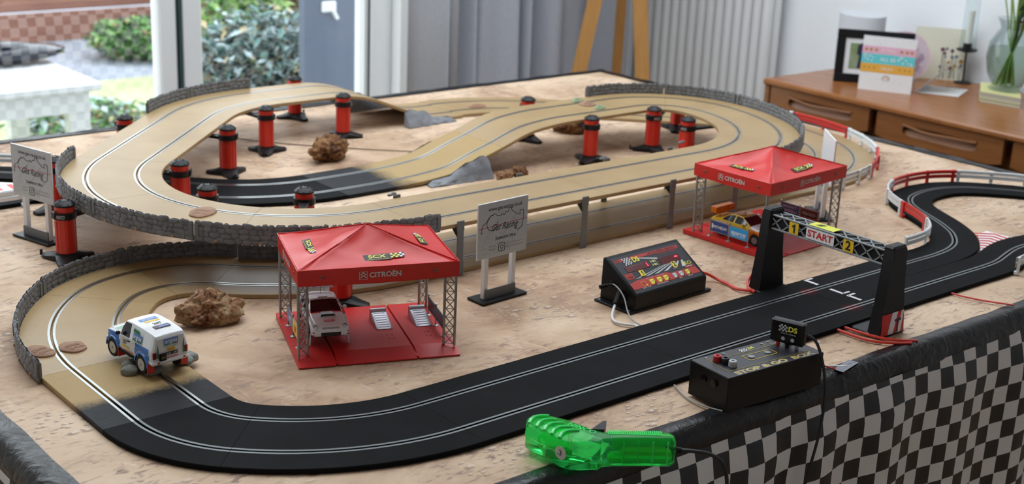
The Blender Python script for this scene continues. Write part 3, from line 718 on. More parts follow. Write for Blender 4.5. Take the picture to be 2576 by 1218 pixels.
class Pen:
    def __init__(s, x, y, h): s.x, s.y, s.h = x, y, math.radians(h)
    def S(s, L, n=2):
        o = [(s.x + math.cos(s.h) * L * i / n, s.y + math.sin(s.h) * L * i / n, s.h) for i in range(n + 1)]
        s.x, s.y = o[-1][0], o[-1][1]; return o
    def C(s, R, sgn):  # 45 degrees, sgn +1 left, -1 right
        cx, cy = s.x - sgn * R * math.sin(s.h), s.y + sgn * R * math.cos(s.h); a0 = math.degrees(s.h) - sgn * 90
        o = arc(cx, cy, R, a0, a0 + sgn * 45, 15); s.x, s.y = o[-1][0], o[-1][1]; s.h += sgn * PI / 4
        return [(x, y, h) for x, y, h in o]
W2 = .09
BED = [(-W2, -TH), (-W2, -.0008), (-W2 + .0008, 0)]
for c in (-.045, .045): BED += [(c - .0017, 0), (c - .0017, -.0055), (c + .0017, -.0055), (c + .0017, 0)]
BED += [(W2 - .0008, 0), (W2, -.0008), (W2, -TH)]
BED1 = [(-.045, -TH), (-.045, -.0006), (-.0444, 0), (-.0017, 0), (-.0017, -.0055), (.0017, -.0055), (.0017, 0), (.0444, 0), (.045, -.0006), (.045, -TH)]
def rails(fr, cs, mat, root):
    for c in cs:
        for a, b in ((c - .0056, c - .0021), (c + .0021, c + .0056)):
            MB().sweep(fr, [(a, -.0012), (a, .0004), (b, .0004), (b, -.0012)]).build('rail', mat, root, 40)
def zmap(pts, zf): return [(x, y, zf(x, y), h) for x, y, h in pts]
def fine(pts, n):
    (x0, y0, h), (x1, y1, _) = pts[0], pts[-1]; return [(x0 + (x1 - x0) * i / n, y0 + (y1 - y0) * i / n, h) for i in range(n + 1)]
def piece(label, pts, mat, rail, zf=lambda x, y: TH, group=None, lanes=(-.045, .045), prof=BED):
    root = thing('track_piece', label, 'track', (0, 0, 0), 0, group)
    fr = zmap(pts, zf); g = .00025
    # hairline gap at the joints
    def cut(f, a, b):
        d = Vector(b[:3]) - Vector(a[:3]); d = d.normalized() * g; return (a[0] + d.x, a[1] + d.y, a[2] + d.z, a[3])
    fr2 = [cut(fr, fr[0], fr[1])] + fr[1:-1] + [cut(fr, fr[-1], fr[-2])]
    MB().sweep(fr2, prof).build('track_bed', mat, root, 40)
    rails(fr2, lanes, rail, root); return root
# front straight, right to left of the driver: first two plain, third under the gantry
p = Pen(0, .045, 0)
piece('black straight track piece in front of the lap counter, joining the bend', p.S(.4), TARMAC, RAILB)
piece('black straight track piece between the lap counter and the start gantry', p.S(.4), TARMAC, RAILB)
# ground circuit
g = Pen(0, .045, 180)
piece('black wide curve of track in front of the red tent', g.C(R2, -1), TARMAC, RAILB)
piece('black tight curve of track between the tarmac bend and the sand transition', g.C(R1, -1), TARMAC, RAILB)
piece('short track piece changing from black tarmac to sand behind the white off-roader', g.S(.2), TRA, RAILS)
piece('sand wide curve of track beside the white off-roader inside the low stone wall', g.C(R2, -1), SAND, RAILS)
piece('sand tight curve of track in the shade of the raised loop', g.C(R1, -1), SAND, RAILS)
piece('sand tight curve of track bending back towards the tent under the flyover', g.C(R1, -1), SAND, RAILS)
piece('shaded sand curve of track behind the red tent with the white car', g.C(R2, 1), SAND, RAILS)
piece('shaded sand straight track behind the front sign board under the flyover', g.S(.4), SAND, RAILS)
piece('shaded sand straight track behind the lap counter under the flyover', g.S(.4), SAND, RAILS)
piece('shaded sand straight track behind the second red tent under the flyover', g.S(1.394 - g.x), SAND, RAILS)
piece('sand curve of track inside the white guard rail behind the second tent', g.C(R2, 1), SAND, RAILS)
piece('sand curve of track inside the red guard rail facing the sideboard', g.C(R2, 1), SAND, RAILS)
piece('sand curve of track passing below the raised loop towards the radiator', g.C(R2, 1), SAND, RAILS)
piece('sand straight track running diagonally below the raised loop', g.S(.4), SAND, RAILS)
piece('sand curve of track along the back edge of the table', g.C(R2, 1), SAND, RAILS)
GX, GY = g.x, g.y
# raised circuit towards the window
EL = lambda x, y: ZE
e = Pen(1.11, .583, 180)
piece('raised sand straight track carried on grey posts beside the second tent', e.S(.4), SAND, RAILS, EL)
piece('raised sand straight track carried on grey posts behind the front sign board', e.S(.4), SAND, RAILS, EL)
piece('raised sand curve of track behind the stone wall above the red tent', e.C(R2, -1), SAND, RAILS, EL)
piece('raised sand curve of track by the red pillar next to the side sign board', e.C(R2, -1), SAND, RAILS, EL)
piece('raised sand curve of track ending the stone wall towards the window', e.C(R2, -1), SAND, RAILS, EL)
piece('raised sand straight track climbing diagonally towards the window', e.S(.4), SAND, RAILS, EL)
piece('raised sand curve of track below the window with a short stone wall of its own', e.C(R2, -1), SAND, RAILS, EL)
def interp(tab, x):
    if x <= tab[0][0]: return tab[0][1]
    for (a, b), (c, d) in zip(tab, tab[1:]):
        if x <= c:
            t = (x - a) / (c - a); return b + (d - b) * t
    return tab[-1][1]
def smooth_tab(tab, x, w=.03): return sum(interp(tab, x + w * k / 3) for k in range(-3, 4)) / 7
tabB = [(.77, ZE), (.84, .078), (.909, .050), (.957, .030), (1.0, .012), (1.05, TH), (1.2, TH)]
tabC = [(.57, TH), (.65, .009), (.75, .018), (.785, .034), (.859, .055), (.937, .083), (1.03, ZE), (1.3, ZE)]
zB = lambda x, y: smooth_tab(tabB, x); zC = lambda x, y: smooth_tab(tabC, x)
L = GX - e.x; s1 = e.S(L - .4); s2 = e.S(.4)
piece('short raised sand track piece between the two back pillars', s1, SAND, RAILS, zB)
piece('sand ramp piece of track sloping down to the back edge of the table', fine(s2, 24), SAND, RAILS, zB)
# raised circuit at the far end, ramp and black bend
e = Pen(1.11, .583, 0)
piece('raised sand curve of track just above the second red tent', e.C(R2, 1), SAND, RAILS, EL)
piece('raised sand curve of track inside the stone wall facing the sideboard', e.C(R2, 1), SAND, RAILS, EL)
piece('raised sand tight curve of track at the corner of the stone wall towards the radiator', e.C(R1, 1), SAND, RAILS, EL)
piece('raised sand tight curve of track joining the long ramp', e.C(R1, 1), SAND, RAILS, EL)
piece('sand ramp piece of track at the crest over the fallen rock', fine(e.S(e.x - .86), 24), SAND, RAILS, zC)
piece('sloping track piece changing from sand to black tarmac at the foot of the ramp', fine(e.S(.396), 24), TRB, RAILS, zC)
piece('black curve of track lying inside the raised loop', e.C(R2, -1), TARMAC, RAILS)
# lane split at the far left of the table
def smooth(pts, n=8):
    P = [Vector((*p, 0)) for p in pts]; Q = []
    for i in range(len(P) - 1):
        a, b, c, d = P[max(i - 1, 0)], P[i], P[i + 1], P[min(i + 2, len(P) - 1)]
        for k in range(n):
            t = k / n; Q.append(.5 * ((2 * b) + (c - a) * t + (2 * a - 5 * b + 4 * c - d) * t * t + (3 * b - a - 3 * c + d) * t ** 3))
    Q.append(P[-1]); out = []
    for i, q in enumerate(Q):
        d = Q[min(i + 1, len(Q) - 1)] - Q[max(i - 1, 0)]; out.append((q.x, q.y, math.atan2(d.y, d.x)))
    return out
def split(label, a, b, la, lb):
    root = thing('track_piece', label, 'track')
    for pts in (a, b):
        fr = [(x, y, TH, h) for x, y, h in pts]; MB().sweep(fr, BED1).build('track_bed', TARMAC, root, 40); rails(fr, (0,), RAILB, root)
    return root
ex, ey = e.x, e.y; q = .0318
farL = smooth([(ex + q, ey + q), (ex + q - .12, ey + q + .12), (-.03, 1.475), (-.11, 1.54), (-.2, 1.58), (-.3, 1.57), (-.38, 1.5)])
nearL = smooth([(ex - q, ey - q), (ex - q - .09, ey - q + .09), (.02, 1.285), (-.05, 1.303), (-.12, 1.302), (-.2, 1.308), (-.31, 1.35), (-.38, 1.41)])
split('black track piece dividing into two single lanes behind the side sign board', farL, nearL, 0, 0)
# grid piece and the split on the driver's side
root = piece('black straight track piece with white grid marks beyond the start gantry', p.S(.2), TARMAC, RAILB)
gm = pm('grid_white', (.75, .72, .74), .6)
def gridmark(x, y, sgn):
    MB().box((x, y, TH + .0002), (.006, .028, .0004)).box((x + .009, y + sgn * .0125, TH + .0002), (.018, .004, .0004)).build('grid_mark', gm, root, 0)
for yc in (.09, 0.0): gridmark(.842, yc + .027, 1); gridmark(.842, yc - .027, -1)
laneA = smooth([(1.0, .09), (1.10, .09), (1.17, .0905), (1.224, .098), (1.268, .116), (1.31, .149), (1.335, .178), (1.361, .217), (1.384, .26), (1.404, .296), (1.432, .331), (1.475, .358), (1.531, .369), (1.591, .364), (1.642, .34), (1.68, .306), (1.728, .25), (1.765, .17), (1.77, .09), (1.74, .02)], 4)
laneB = smooth([(1.0, 0), (1.10, 0), (1.19, 0), (1.235, .004), (1.275, .014), (1.32, .025), (1.363, .029), (1.42, .024), (1.50, .005), (1.60, -.01), (1.68, -.02)], 4)
split('black track piece where the front straight divides into two single lanes', laneA, laneB, 0, 0)
# striped infill between the lanes
root = thing('run_off_apron', 'red and white striped triangular apron between the two single lanes', 'apron')
def on(px, py): return px, py
A0, B0, C0 = Vector((1.268, .060)), Vector((1.395, .128)), Vector((1.40, .080))
MB().prism([tuple(A0), tuple(C0), tuple(B0), (1.36, .125), (1.315, .092)], .0008, .0045).build('plate', WHITE, root, 0)
ax = Vector((.93, .36)).normalized(); nr = Vector((-ax.y, ax.x))
for k in range(7):
    t = .018 + k * .018; c = A0 + ax * t; wd = min(.040, t * .30); m = MB()
    for s in (-1, 1):
        a, b = c, c + nr * wd * s - ax * wd * .55
        m.add([(a.x, a.y, .0049), (a.x + ax.x * .008, a.y + ax.y * .008, .0049), (b.x + ax.x * .008, b.y + ax.y * .008, .0049), (b.x, b.y, .0049)], [(0, 1, 2, 3) if s < 0 else (3, 2, 1, 0)])
    m.build('chevron', RED, root, 0)
root = thing('run_off_apron', 'striped red and white apron between the lanes behind the side sign board', 'apron')
MB().prism([(.005, 1.347), (.0, 1.362), (-.075, 1.428), (-.15, 1.43), (-.16, 1.356)], .0008, .0045).build('plate', WHITE, root, 0)
for k in range(4):
    x = -.035 - k * .028; MB().box((x, 1.372 + .009 * k, .0047), (.011, .026 + .012 * k, .0006), None).build('chevron', RED, root, 0)

# ------------------------------------------------------------------ stone walls
STONE = noisy('wall_stone', (.135, .14, .15), (.20, .205, .215), 60, .5, .3, .0015)
STONEB = pm('wall_back', (.11, .115, .12), .55)
def wall(label, pts, z0, h, group, seed):
    random.seed(seed); root = thing('stone_barrier', label, 'toy wall', (0, 0, 0), 0, group)
    L = [0]
    for a, b in zip(pts, pts[1:]): L.append(L[-1] + math.dist(a[:2], b[:2]))
    def at(s, off, z):
        for i in range(len(L) - 1):
            if s <= L[i + 1] or i == len(L) - 2:
                t = (s - L[i]) / (L[i + 1] - L[i]); a, b = pts[i], pts[i + 1]
                x, y, hh = a[0] + (b[0] - a[0]) * t, a[1] + (b[1] - a[1]) * t, a[2] + (b[2] - a[2]) * t
                return Vector((x - math.sin(hh) * off, y + math.cos(hh) * off, z)), hh
    MB().sweep([(x, y, z0, hh) for x, y, hh in pts], [(-.0012, 0), (-.0012, h * .93), (.0012, h * .93), (.0012, 0)]).build('panel', STONEB, root, 40)
    st = MB(); rows = 4; rh = h / rows
    for r in range(rows):
        s = -random.uniform(0, .006)
        while s < L[-1] - .003:
            w = random.uniform(.008, .021); a, b = max(s, 0), min(s + w, L[-1]); s += w
            if b - a < .003: continue
            zc = z0 + rh * (r + .5) + random.uniform(-.0012, .0012); hz = rh * random.uniform(.50, .62); c, hh = at((a + b) / 2, 0, zc); ww = (b - a) * .53
            M = T(c) @ Rz(hh) @ Ry(random.uniform(-.18, .18))
            for sd in (-1, 1):
                vs = []; n = 7; ph = random.uniform(0, 1)
                rs = [random.uniform(.88, 1.12) for _ in range(n)]
                for q, (k, d) in enumerate(((1, .0009), (.90, .0019), (.66, .0023))):
                    for i in range(n):
                        t = 2 * PI * (i + ph) / n; ct, sn = math.cos(t), math.sin(t)
                        vs.append((ww * k * rs[i] * math.copysign(abs(ct) ** .75, ct), sd * d, hz * k * rs[i] * math.copysign(abs(sn) ** .75, sn)))
                fs = [(q * n + i, q * n + (i + 1) % n, (q + 1) * n + (i + 1) % n, (q + 1) * n + i) for q in range(2) for i in range(n)] + [tuple(range(2 * n, 3 * n))]
                if sd > 0: fs = [f[::-1] for f in fs]
                st.add(vs, fs, 0, M)
    o = st.build('stone', STONE, root, 60); o['kind'] = 'stuff'
    # joint plates and clip holes
    for s in (.004, L[-1] - .004):
        c, hh = at(s, 0, z0 + h * .55); MB().box((0, 0, 0), (.007, .0074, h * .62), T(c) @ Rz(hh)).build('joint_plate', GREYP, root, 0)
    n = max(1, int(L[-1] / .055))
    for k in range(n):
        c, hh = at(L[-1] * (k + .5) / n, 0, z0 + .0035); MB().box((0, 0, 0), (.005, .0078, .004), T(c) @ Rz(hh)).build('clip', SAND, root, 0)
    return root
WE, WH = W2 + .003, .033
GW = 'grey stone walls clipped to the track'
zb = ZE - .0075
wall('grey stone wall section directly above the red tent roof', arc(.31, .9195, R2 + WE, -88, -114), zb, WH, GW, 1)
wall('grey stone wall section on the raised loop above the shaded low wall', arc(.31, .9195, R2 + WE, -114.4, -143), zb, WH, GW, 2)
wall('grey stone wall section by the red pillar in front of the raised loop', arc(.31, .9195, R2 + WE, -143.4, -172), zb, WH, GW, 3)
wall('grey stone wall section ending beside the side sign board', arc(.31, .9195, R2 + WE, -172.4, -224), zb, WH, GW, 4)
wall('grey stone wall section facing the double door stile', arc(.593, 1.2025, R2 + WE, 136, 112), zb, WH, GW, 5)
wall('grey stone wall section below the window beside the pale shrub', arc(.593, 1.2025, R2 + WE, 111.6, 88), zb, WH, GW, 6)
wall('grey stone wall section where the ramp crest joins the loop by the sideboard', arc(1.295, .9195, R1 + WE, 97, 46), zb, WH, GW, 7)
wall('grey stone wall section at the loop corner facing the radiator', arc(1.295, .9195, R1 + WE, 45.6, 1), zb, WH, GW, 8)
wall('grey stone wall section between the raised loop and the sideboard', arc(1.11, .9195, R2 + WE, 0, -40), zb, WH, GW, 9)
wall('grey stone wall section curving in behind the second tent roof', arc(1.11, .9195, R2 + WE, -40.4, -84), zb, WH, GW, 10)
zb = 0.0005
wall('grey stone wall section beside the brown track stones at the outer bend', arc(.0535, .4506, R2 + WE, 181, 158), zb, WH, GW, 11)
wall('low grey stone wall section round the sand bend below the red pillar', arc(.0535, .4506, R2 + WE, 157.6, 135.5), zb, WH, GW, 12)
wall('low grey stone wall section in front of the shaded raised loop', arc(-.0774, .5815, R1 + WE, 135, 90), zb, WH, GW, 13)
wall('low dark stone wall section running in behind the red tent', arc(-.0774, .5815, R1 + WE, 89.5, 45.5), zb, WH, GW, 14)
wall('low dark stone wall section hidden behind the red tent roof', arc(.262, .9195, R2 - WE, -135, -100), zb, WH, GW, 15)

# ------------------------------------------------------------------ guard rails
GRW = pm('rail_white_plastic', (.74, .76, .76), .4); GRR = pm('rail_red_plastic', (.62, .025, .02), .4)
def guard(label, pts, mat, group, side=1, h=.030, z0=TH - .004):
    root = thing('crash_barrier', label, 'guard rail', (0, 0, 0), 0, group)
    fr = [(x, y, z0, hh) for x, y, hh in pts]
    for z in (.012, .022):
        MB().sweep(fr, [(-.001, z), (-.0028 * side, z + .002), (-.001, z + .004), (-.0028 * side, z + .006), (-.001, z + .008), (.001, z + .008), (.001, z)][:: 1 if side > 0 else -1]).build('rail', mat, root, 30)
    L = sum(math.dist(a[:2], b[:2]) for a, b in zip(pts, pts[1:])); n = max(2, round(L / .055)); acc = 0; nxt = .006; k = 0
    for a, b in zip(pts, pts[1:]):
        d = math.dist(a[:2], b[:2])
        while nxt <= acc + d + 1e-6 and k < n:
            t = (nxt - acc) / d; M = T(a[0] + (b[0] - a[0]) * t, a[1] + (b[1] - a[1]) * t, z0) @ Rz(a[2])
            MB().box((0, .0025 * side, .01375), (.007, .003, .0325), M).box((0, .0005 * side, .0005), (.010, .006, .006), M).build('post', mat, root, 0)
            k += 1; nxt = .006 + (L - .012) * k / (n - 1)
        acc += d
    return root
GG = 'red and white guard rails'
GA = lambda a0, a1: arc(1.394, .9195, R2 + W2 + .003, a0, a1)
guard('white guard rail section behind the second tent beside the back of a sign board', GA(-97, -70), GRW, GG, -1)
guard('red guard rail section at the bend nearest the open cloth', GA(-69.5, -46), GRR, GG, -1)
guard('white guard rail section below the sideboard drawers on the sand bend', GA(-45.5, -19.5), GRW, GG, -1)
guard('red guard rail section below the first sideboard drawer', GA(-19, 6), GRR, GG, -1)
guard('white guard rail section beside the pillar facing the radiator', GA(6.5, 30), GRW, GG, -1)
def offs(pts, d): return [(x - math.sin(h) * d, y + math.cos(h) * d, h) for x, y, h in pts]
def span(pts, i0, i1): return pts[i0:i1 + 1]
oA = offs(laneA, .0485)
guard('white guard rail section beside the start gantry', span(oA, 6, 22), GRW, GG, 1)
guard('red guard rail section on the inside of the single lane bend', span(oA, 22, 33), GRR, GG, 1)
guard('white guard rail section at the tip of the single lane bend', span(oA, 33, 45), GRW, GG, 1)
guard('red guard rail section on the outside of the single lane nearest the sideboard', span(oA, 45, 56), GRR, GG, 1)
guard('white guard rail section leading away along the single lane nearest the sideboard', span(oA, 56, 70), GRW, GG, 1)
oB = offs(laneB, -.0485)
guard('white guard rail section on the single lane above the chequered skirt', span(oB, 9, 30), GRW, GG, -1)
guard('white guard rail on the window side lane behind the side sign board', span(offs(farL, -.0485), 10, 40), GRW, GG, -1)
guard('white guard rail on the inner lane behind the side sign board', span(offs(nearL, .0485), 17, 42), GRW, GG, 1)

# ------------------------------------------------------------------ red pillars carrying the raised track
REDP = pm('pillar_red', (.62, .026, .010), .38)
def make_pillar():
    root = thing('track_pylon', 'x', 'pillar')
    b = MB()
    for k in range(3):
        a = 2 * PI * k / 3; M = Rz(a)
        prof = [(.0, .019, .014), (.018, .017, .0125), (.030, .0135, .0085), (.040, .011, .0065), (.046, .007, .006)]
        vs = []
        for x, w_, h_ in prof: vs += [(x, -w_, 0), (x, -w_, h_ * .7), (x, -w_ * .6, h_), (x, w_ * .6, h_), (x, w_, h_ * .7), (x, w_, 0)]
        fs = [(i * 6 + j, i * 6 + j + 1, (i + 1) * 6 + j + 1, (i + 1) * 6 + j) for i in range(4) for j in range(5)] + [tuple(range(24, 30))]
        b.add(vs, [f[::-1] for f in fs], 0, M)
    b.cyl((0, 0, 0), (0, 0, .0145), .0205, .0185, 20)
    b.box((.0485, 0, .0035), (.008, .004, .004), Rz(2 * PI / 3)).box((.0515, 0, .0065), (.003, .004, .010), Rz(2 * PI / 3))
    b.build('foot', BLACKP, root, 50)
    c = MB(); n = 24; pr = []
    for i in range(n):
        t = 2 * PI * i / n; r = .0168 if i % 6 not in (0, 3) else .0160; pr.append((r * math.cos(t), r * math.sin(t)))
    c.prism(pr, .012, .0965); c.build('column', REDP, root, 20)
    for a in (PI, 0.0, PI / 2, -PI / 2):
        rb = MB(); rb.box((.0164, 0, .044), (.0012, .0085, .058), Rz(a))
        for k in range(15): rb.box((.0173, 0, .018 + k * .0036), (.0012, .0065, .0018), Rz(a))
        rb.build('rib_strip', REDP, root, 0)
    MB().lathe([(.0172, .074), (.0196, .0745), (.0196, .0855), (.0172, .086)], 24).box((-.0195, 0, .0815), (.004, .014, .014), None, .002).build('collar', BLACKP, root, 40)
    ar = MB(); ar.add([(.014, -.010, .0755), (.014, .010, .0755), (.062, .004, .0795), (.062, -.004, .0795), (.014, -.010, .0815), (.014, .010, .0815), (.062, .004, .0845), (.062, -.004, .0845)], [(0, 1, 2, 3), (4, 7, 6, 5), (0, 4, 5, 1), (1, 5, 6, 2), (2, 6, 7, 3), (3, 7, 4, 0)])
    ar.build('bracket', BLACKP, root, 0)
    cp = MB(); cp.lathe([(.0176, .0955), (.0180, .0985), (.0120, .1035), (.004, .105), (0, .105)], 24)
    for k in range(8): cp.bar((.006, 0, .1052), (.0168, 0, .1000), .0022, .0012, M=Rz(2 * PI * k / 8))
    cp.build('cap', BLACKP, root, 30)
    text('NINCO', .0085, pm('grey_mark', (.45, .45, .47), .5), root, face((-.0145, -.0134, .0795), (.68, -.73, 0), (0, 0, 1)), bold=.02, shear=.3, wmax=.015)
    return root
PGR = 'red pillars carrying the raised track'
PIL = [(-.1430, .915, 0.05, 'red pillar standing in front of the raised loop near the off-roader'), (-.0463, 1.1984, -.87, 'red pillar half hidden behind the side sign board'),
 (.211, 1.456, -.8, 'red pillar on the window side of the diagonal track'), (.139, 1.058, 2.5, 'red pillar inside the raised loop touching its inner bend'),
 (.104, .882, 3.5, 'red pillar whose cap stands between the inner bend and black track'), (.352, 1.268, 2.4, 'red pillar standing on the inside of the diagonal track'),
 (.514, 1.392, 2.0, 'red pillar inside the raised loop with its bracket below the back bend'), (.743, 1.652, -1.5, 'red pillar at the back edge under the glass door'),
 (.737, 1.424, 1.6, 'red pillar in front of the descending back ramp'), (.24, .779, 4.1, 'red pillar whose cap shows just above the black curve'),
 (.126, .482, 1.2, 'red pillar standing directly behind the tent with the white car'), (1.10, 1.184, -1.5, 'red pillar behind the crest of the ramp'),
 (1.097, .957, 1.5, 'red pillar in the sideboard end loop with its bracket under the ramp'), (1.293, .955, .4, 'red pillar standing clear in the centre of the loop by the sideboard'),
 (1.283, .837, -.5, 'red pillar inside the sideboard end loop touching the inner bend'), (1.5270, .7433, 2.7, 'red pillar outside the sideboard end loop beside the guard rail'),
 (1.507, 1.08, 3.8, 'red pillar mostly hidden under the loop edge facing the radiator')]
pp = make_pillar()
for i, (x, y, a, lb) in enumerate(PIL):
    o = pp if i == 0 else copy_tree(pp); o.location = (x, y, 0); o.rotation_euler.z = a; tag(o, lb, 'pillar', PGR)
# ------------------------------------------------------------------ grey clip posts under the raised straight
def make_post():
    root = thing('clip_post', 'x', 'post')
    MB().box((0, -.0935, .0485), (.0135, .0028, .097), None, .0008).box((0, -.0935, .012), (.0155, .0034, .024), None, .0008).box((0, -.0935, .088), (.0150, .0034, .018), None, .0008).build('upright', GREYP, root, 0)
    MB().add([(-.005, -.0925, .0845), (.005, -.0925, .0845), (.005, -.0705, .0845), (-.005, -.0705, .0845), (-.005, -.0925, .066), (.005, -.0925, .066)], [(0, 1, 2, 3), (4, 0, 3), (1, 5, 2), (4, 5, 1, 0), (3, 2, 5, 4)]).build('gusset', BLACKP, root, 0)
    return root
p0 = make_post(); first = True
for x, nm in ((.368, 'next to the tent with the white car'), (.652, 'between the front sign board and the lap counter'), (.878, 'behind the lap counter'), (1.06, 'behind the second red tent')):
    for sd, w_ in ((1, 'near side'), (-1, 'far side')):
        o = p0 if first else copy_tree(p0); first = False; o.location = (x, .583, 0); o.rotation_euler.z = 0 if sd > 0 else PI
        tag(o, 'grey clip post %s, on the %s side' % (nm, 'tent' if sd > 0 else 'ramp'), 'post', 'grey clip posts under the raised straight')
# ------------------------------------------------------------------ moulded grey rock supports beside the ramps
ROCKG = noisy('moulded_rock', (.19, .20, .225), (.25, .26, .285), 40, .6, .5, .003)
def rocksup(label, x0, x1, y, prof, group, wd=.022, sgn=1):
    root = thing('ramp_support', label, 'ramp support', (x0, y, 0), 0, group); n = 26; m = MB(); vs = []; L = x1 - x0; K = 7
    for i in range(n + 1):
        t = i / n; h = interp(prof, t)
        for k in range(K):
            u = k / (K - 1); q = noise.noise(Vector((t * 9, u * 5, x0 * 7))); q2 = noise.noise(Vector((t * 22, u * 9, x0 * 3)))
            zz = h * (u ** .8); yy = -wd * (1 - u) * (.6 + h / .05 * .4) + .004 * q + .002 * q2
            vs.append((t * L + .003 * q2, yy * sgn, max(0, zz * (1 + .04 * q))))
    fs = [(i * K + k, (i + 1) * K + k, (i + 1) * K + k + 1, i * K + k + 1) for i in range(n) for k in range(K - 1)]
    m.add(vs, fs if sgn > 0 else [f[::-1] for f in fs])
    vb = [(t * L, .004 * sgn, z) for t in [i / n for i in range(n + 1)] for z in (0, interp(prof, t))]
    m.add(vb, [(2 * i, 2 * i + 1, 2 * i + 3, 2 * i + 2) if sgn > 0 else (2 * i, 2 * i + 2, 2 * i + 3, 2 * i + 1) for i in range(n)])
    m.add([vs[(n) * K + k] for k in range(K)] + [(L, .004 * sgn, 0)], [tuple(range(K + 1))]); m.add([vs[k] for k in range(K)] + [(0, .004 * sgn, 0)], [tuple(range(K + 1))[::-1]])
    m.build('rock_face', ROCKG, root, 60); return root
RG = 'moulded grey rock supports beside the ramps'
rocksup('long moulded grey rock support in front of the ramp next to brown rocks', .655, .815, .972, [(0, .003), (.08, .010), (.35, .014), (.5, .026), (.62, .036), (.72, .037), (.86, .046), (.95, .046), (1, .034)], RG)
rocksup('moulded grey rock support barely showing on the window side of the ramp', .70, .83, 1.170, [(0, .003), (.4, .018), (.8, .036), (1, .03)], RG, .022, -1)
rocksup('moulded grey rock support in front of the back ramp', .925, 1.075, 1.438, [(0, .035), (.1, .042), (.25, .034), (.4, .034), (.55, .016), (.9, .012), (1, .003)], RG)
rocksup('dark moulded grey rock support behind the back ramp', .89, 1.03, 1.640, [(0, .045), (.2, .05), (.5, .03), (1, .004)], RG, .022, -1)
# ================================================================== cars
CGL = pm('car_glass', (.012, .014, .02), .06, 0, .8)
TYRE = pm('tyre', (.012, .012, .012), .75)
def lerp_st(st, x):
    if x <= st[0][0]: return st[0][1:]
    for a, b in zip(st, st[1:]):
        if x <= b[0]:
            t = (x - a[0]) / (b[0] - a[0]); return tuple(p + (q - p) * t for p, q in zip(a[1:], b[1:]))
    return st[-1][1:]
def car_body(root, st, wheels, ra, zc, win, paint, mats, mod='body'):
    # st: (x, half width, sill z, belt z, top z, top half width); wheels: x of axles
    xs = set(s[0] for s in st)
    x = st[0][0]
    while x < st[-1][0]: xs.add(round(x, 5)); x += .0016
    for w in wheels: xs |= {round(w + ra * math.cos(k * PI / 10), 5) for k in range(11)}
    for a, b in win['side']: xs |= {a, b}
    xs |= {q for q in (*win['front'], *win['rear']) if st[0][0] < q < st[-1][0]}
    xs = sorted(xs); ys = []
    for q in xs:
        if not ys or q - ys[-1] > .00025: ys.append(q)
    xs = ys; rows = []
    for x in xs:
        w, zb, zl, zt, wt = lerp_st(st, x)
        for a in wheels:
            if abs(x - a) < ra: zb = max(zb, zc + math.sqrt(max(0, ra * ra - (x - a) ** 2)))
        zb = min(zb, zl - .002)
        half = [(w * .955, zb), (w, zb + (zl - zb) * .28), (w * 1.005, zb + (zl - zb) * .62), (w * .985, zl - .0006), (w * .965, zl), (wt, zt - .0016), (wt * .95, zt - .0003), (wt * .5, zt + .0005), (0, zt + .0007)]
        rows.append([(x, y, z) for y, z in half] + [(x, -y, z) for y, z in half[-2::-1]])
    K = len(rows[0]); vs = [p for r in rows for p in r]; body = []; gl = []
    mi = []
    for i in range(len(rows) - 1):
        xm = (xs[i] + xs[i + 1]) / 2
        for k in range(K - 1):
            kk = k if k < 8 else 15 - k     # level 0..7 symmetrical
            f = (i * K + k, i * K + k + 1, (i + 1) * K + k + 1, (i + 1) * K + k)
            isg = (kk == 4 and any(a < xm < b for a, b in win['side'])) or (kk >= 6 and (win['front'][0] < xm < win['front'][1] or win['rear'][0] < xm < win['rear'][1]))
            if isg: gl.append(f)
            else: body.append(f); mi.append(paint(xm, kk, k >= 8))
    e = len(rows) - 1
    m = MB(); m.add(vs, []); m.f = body + [tuple(range(K))[::-1], tuple(range(e * K, e * K + K))]; m.mi = mi + [paint(xs[0], 2, False), paint(xs[-1], 2, False)]
    m.build(mod, mats, root, 40)
    g = MB(); g.add(vs, []); g.f = gl; g.mi = [0] * len(gl)
    o = g.build('windows', CGL, root, 30)
    # chassis pan and dark wheel wells
    x0, x1 = st[0][0], st[-1][0]; w = max(s[1] for s in st); zl = min(s[3] for s in st)
    MB().box(((x0 + x1) / 2, 0, (st[0][2] + zl) / 2 - .002), (x1 - x0 - .012, w * 1.55, zl - st[0][2])).build('chassis', BLACKM, root, 0)
def wheel(root, x, y, r, wd, rim, spokes=8):
    s = 1 if y > 0 else -1; M = T(x, y, r) @ Rx(-s * PI / 2)
    t = MB().lathe([(r * .62, -wd / 2), (r * .93, -wd / 2), (r, -wd * .36), (r, wd * .36), (r * .94, wd / 2), (r * .66, wd / 2), (r * .62, wd * .40)], 24, M).build('tyre', TYRE, root, 40)
    m = MB().lathe([(r * .66, wd * .46), (r * .60, wd * .48), (r * .57, wd * .25), (0, wd * .25)], 24, M)
    for k in range(spokes): m.bar((r * .08, 0, wd * .36), (r * .6, 0, wd * .42), r * .12, wd * .1, up=(0, 0, 1), M=M @ Rz(2 * PI * k / spokes))
    m.cyl((0, 0, wd * .25), (0, 0, wd * .46), r * .16, n=10, M=M); m.build('rim', rim, t, 30)
CWHITE = pm('car_white', (.80, .81, .82), .22); CBLUE = pm('car_blue', (.06, .22, .60), .25); CGREEN = pm('car_green', (.03, .22, .08), .25)
CRED = pm('car_red', (.55, .02, .02), .25); CYEL = pm('car_yellow', (.80, .50, .03), .25); CORG = pm('car_orange', (.85, .22, .015), .25); CSIL = pm('car_grey', (.36, .37, .38), .3)
LAMP = pm('lamp_lens', (.65, .68, .7), .08); TAIL = pm('tail_lens', (.25, .01, .01), .15)
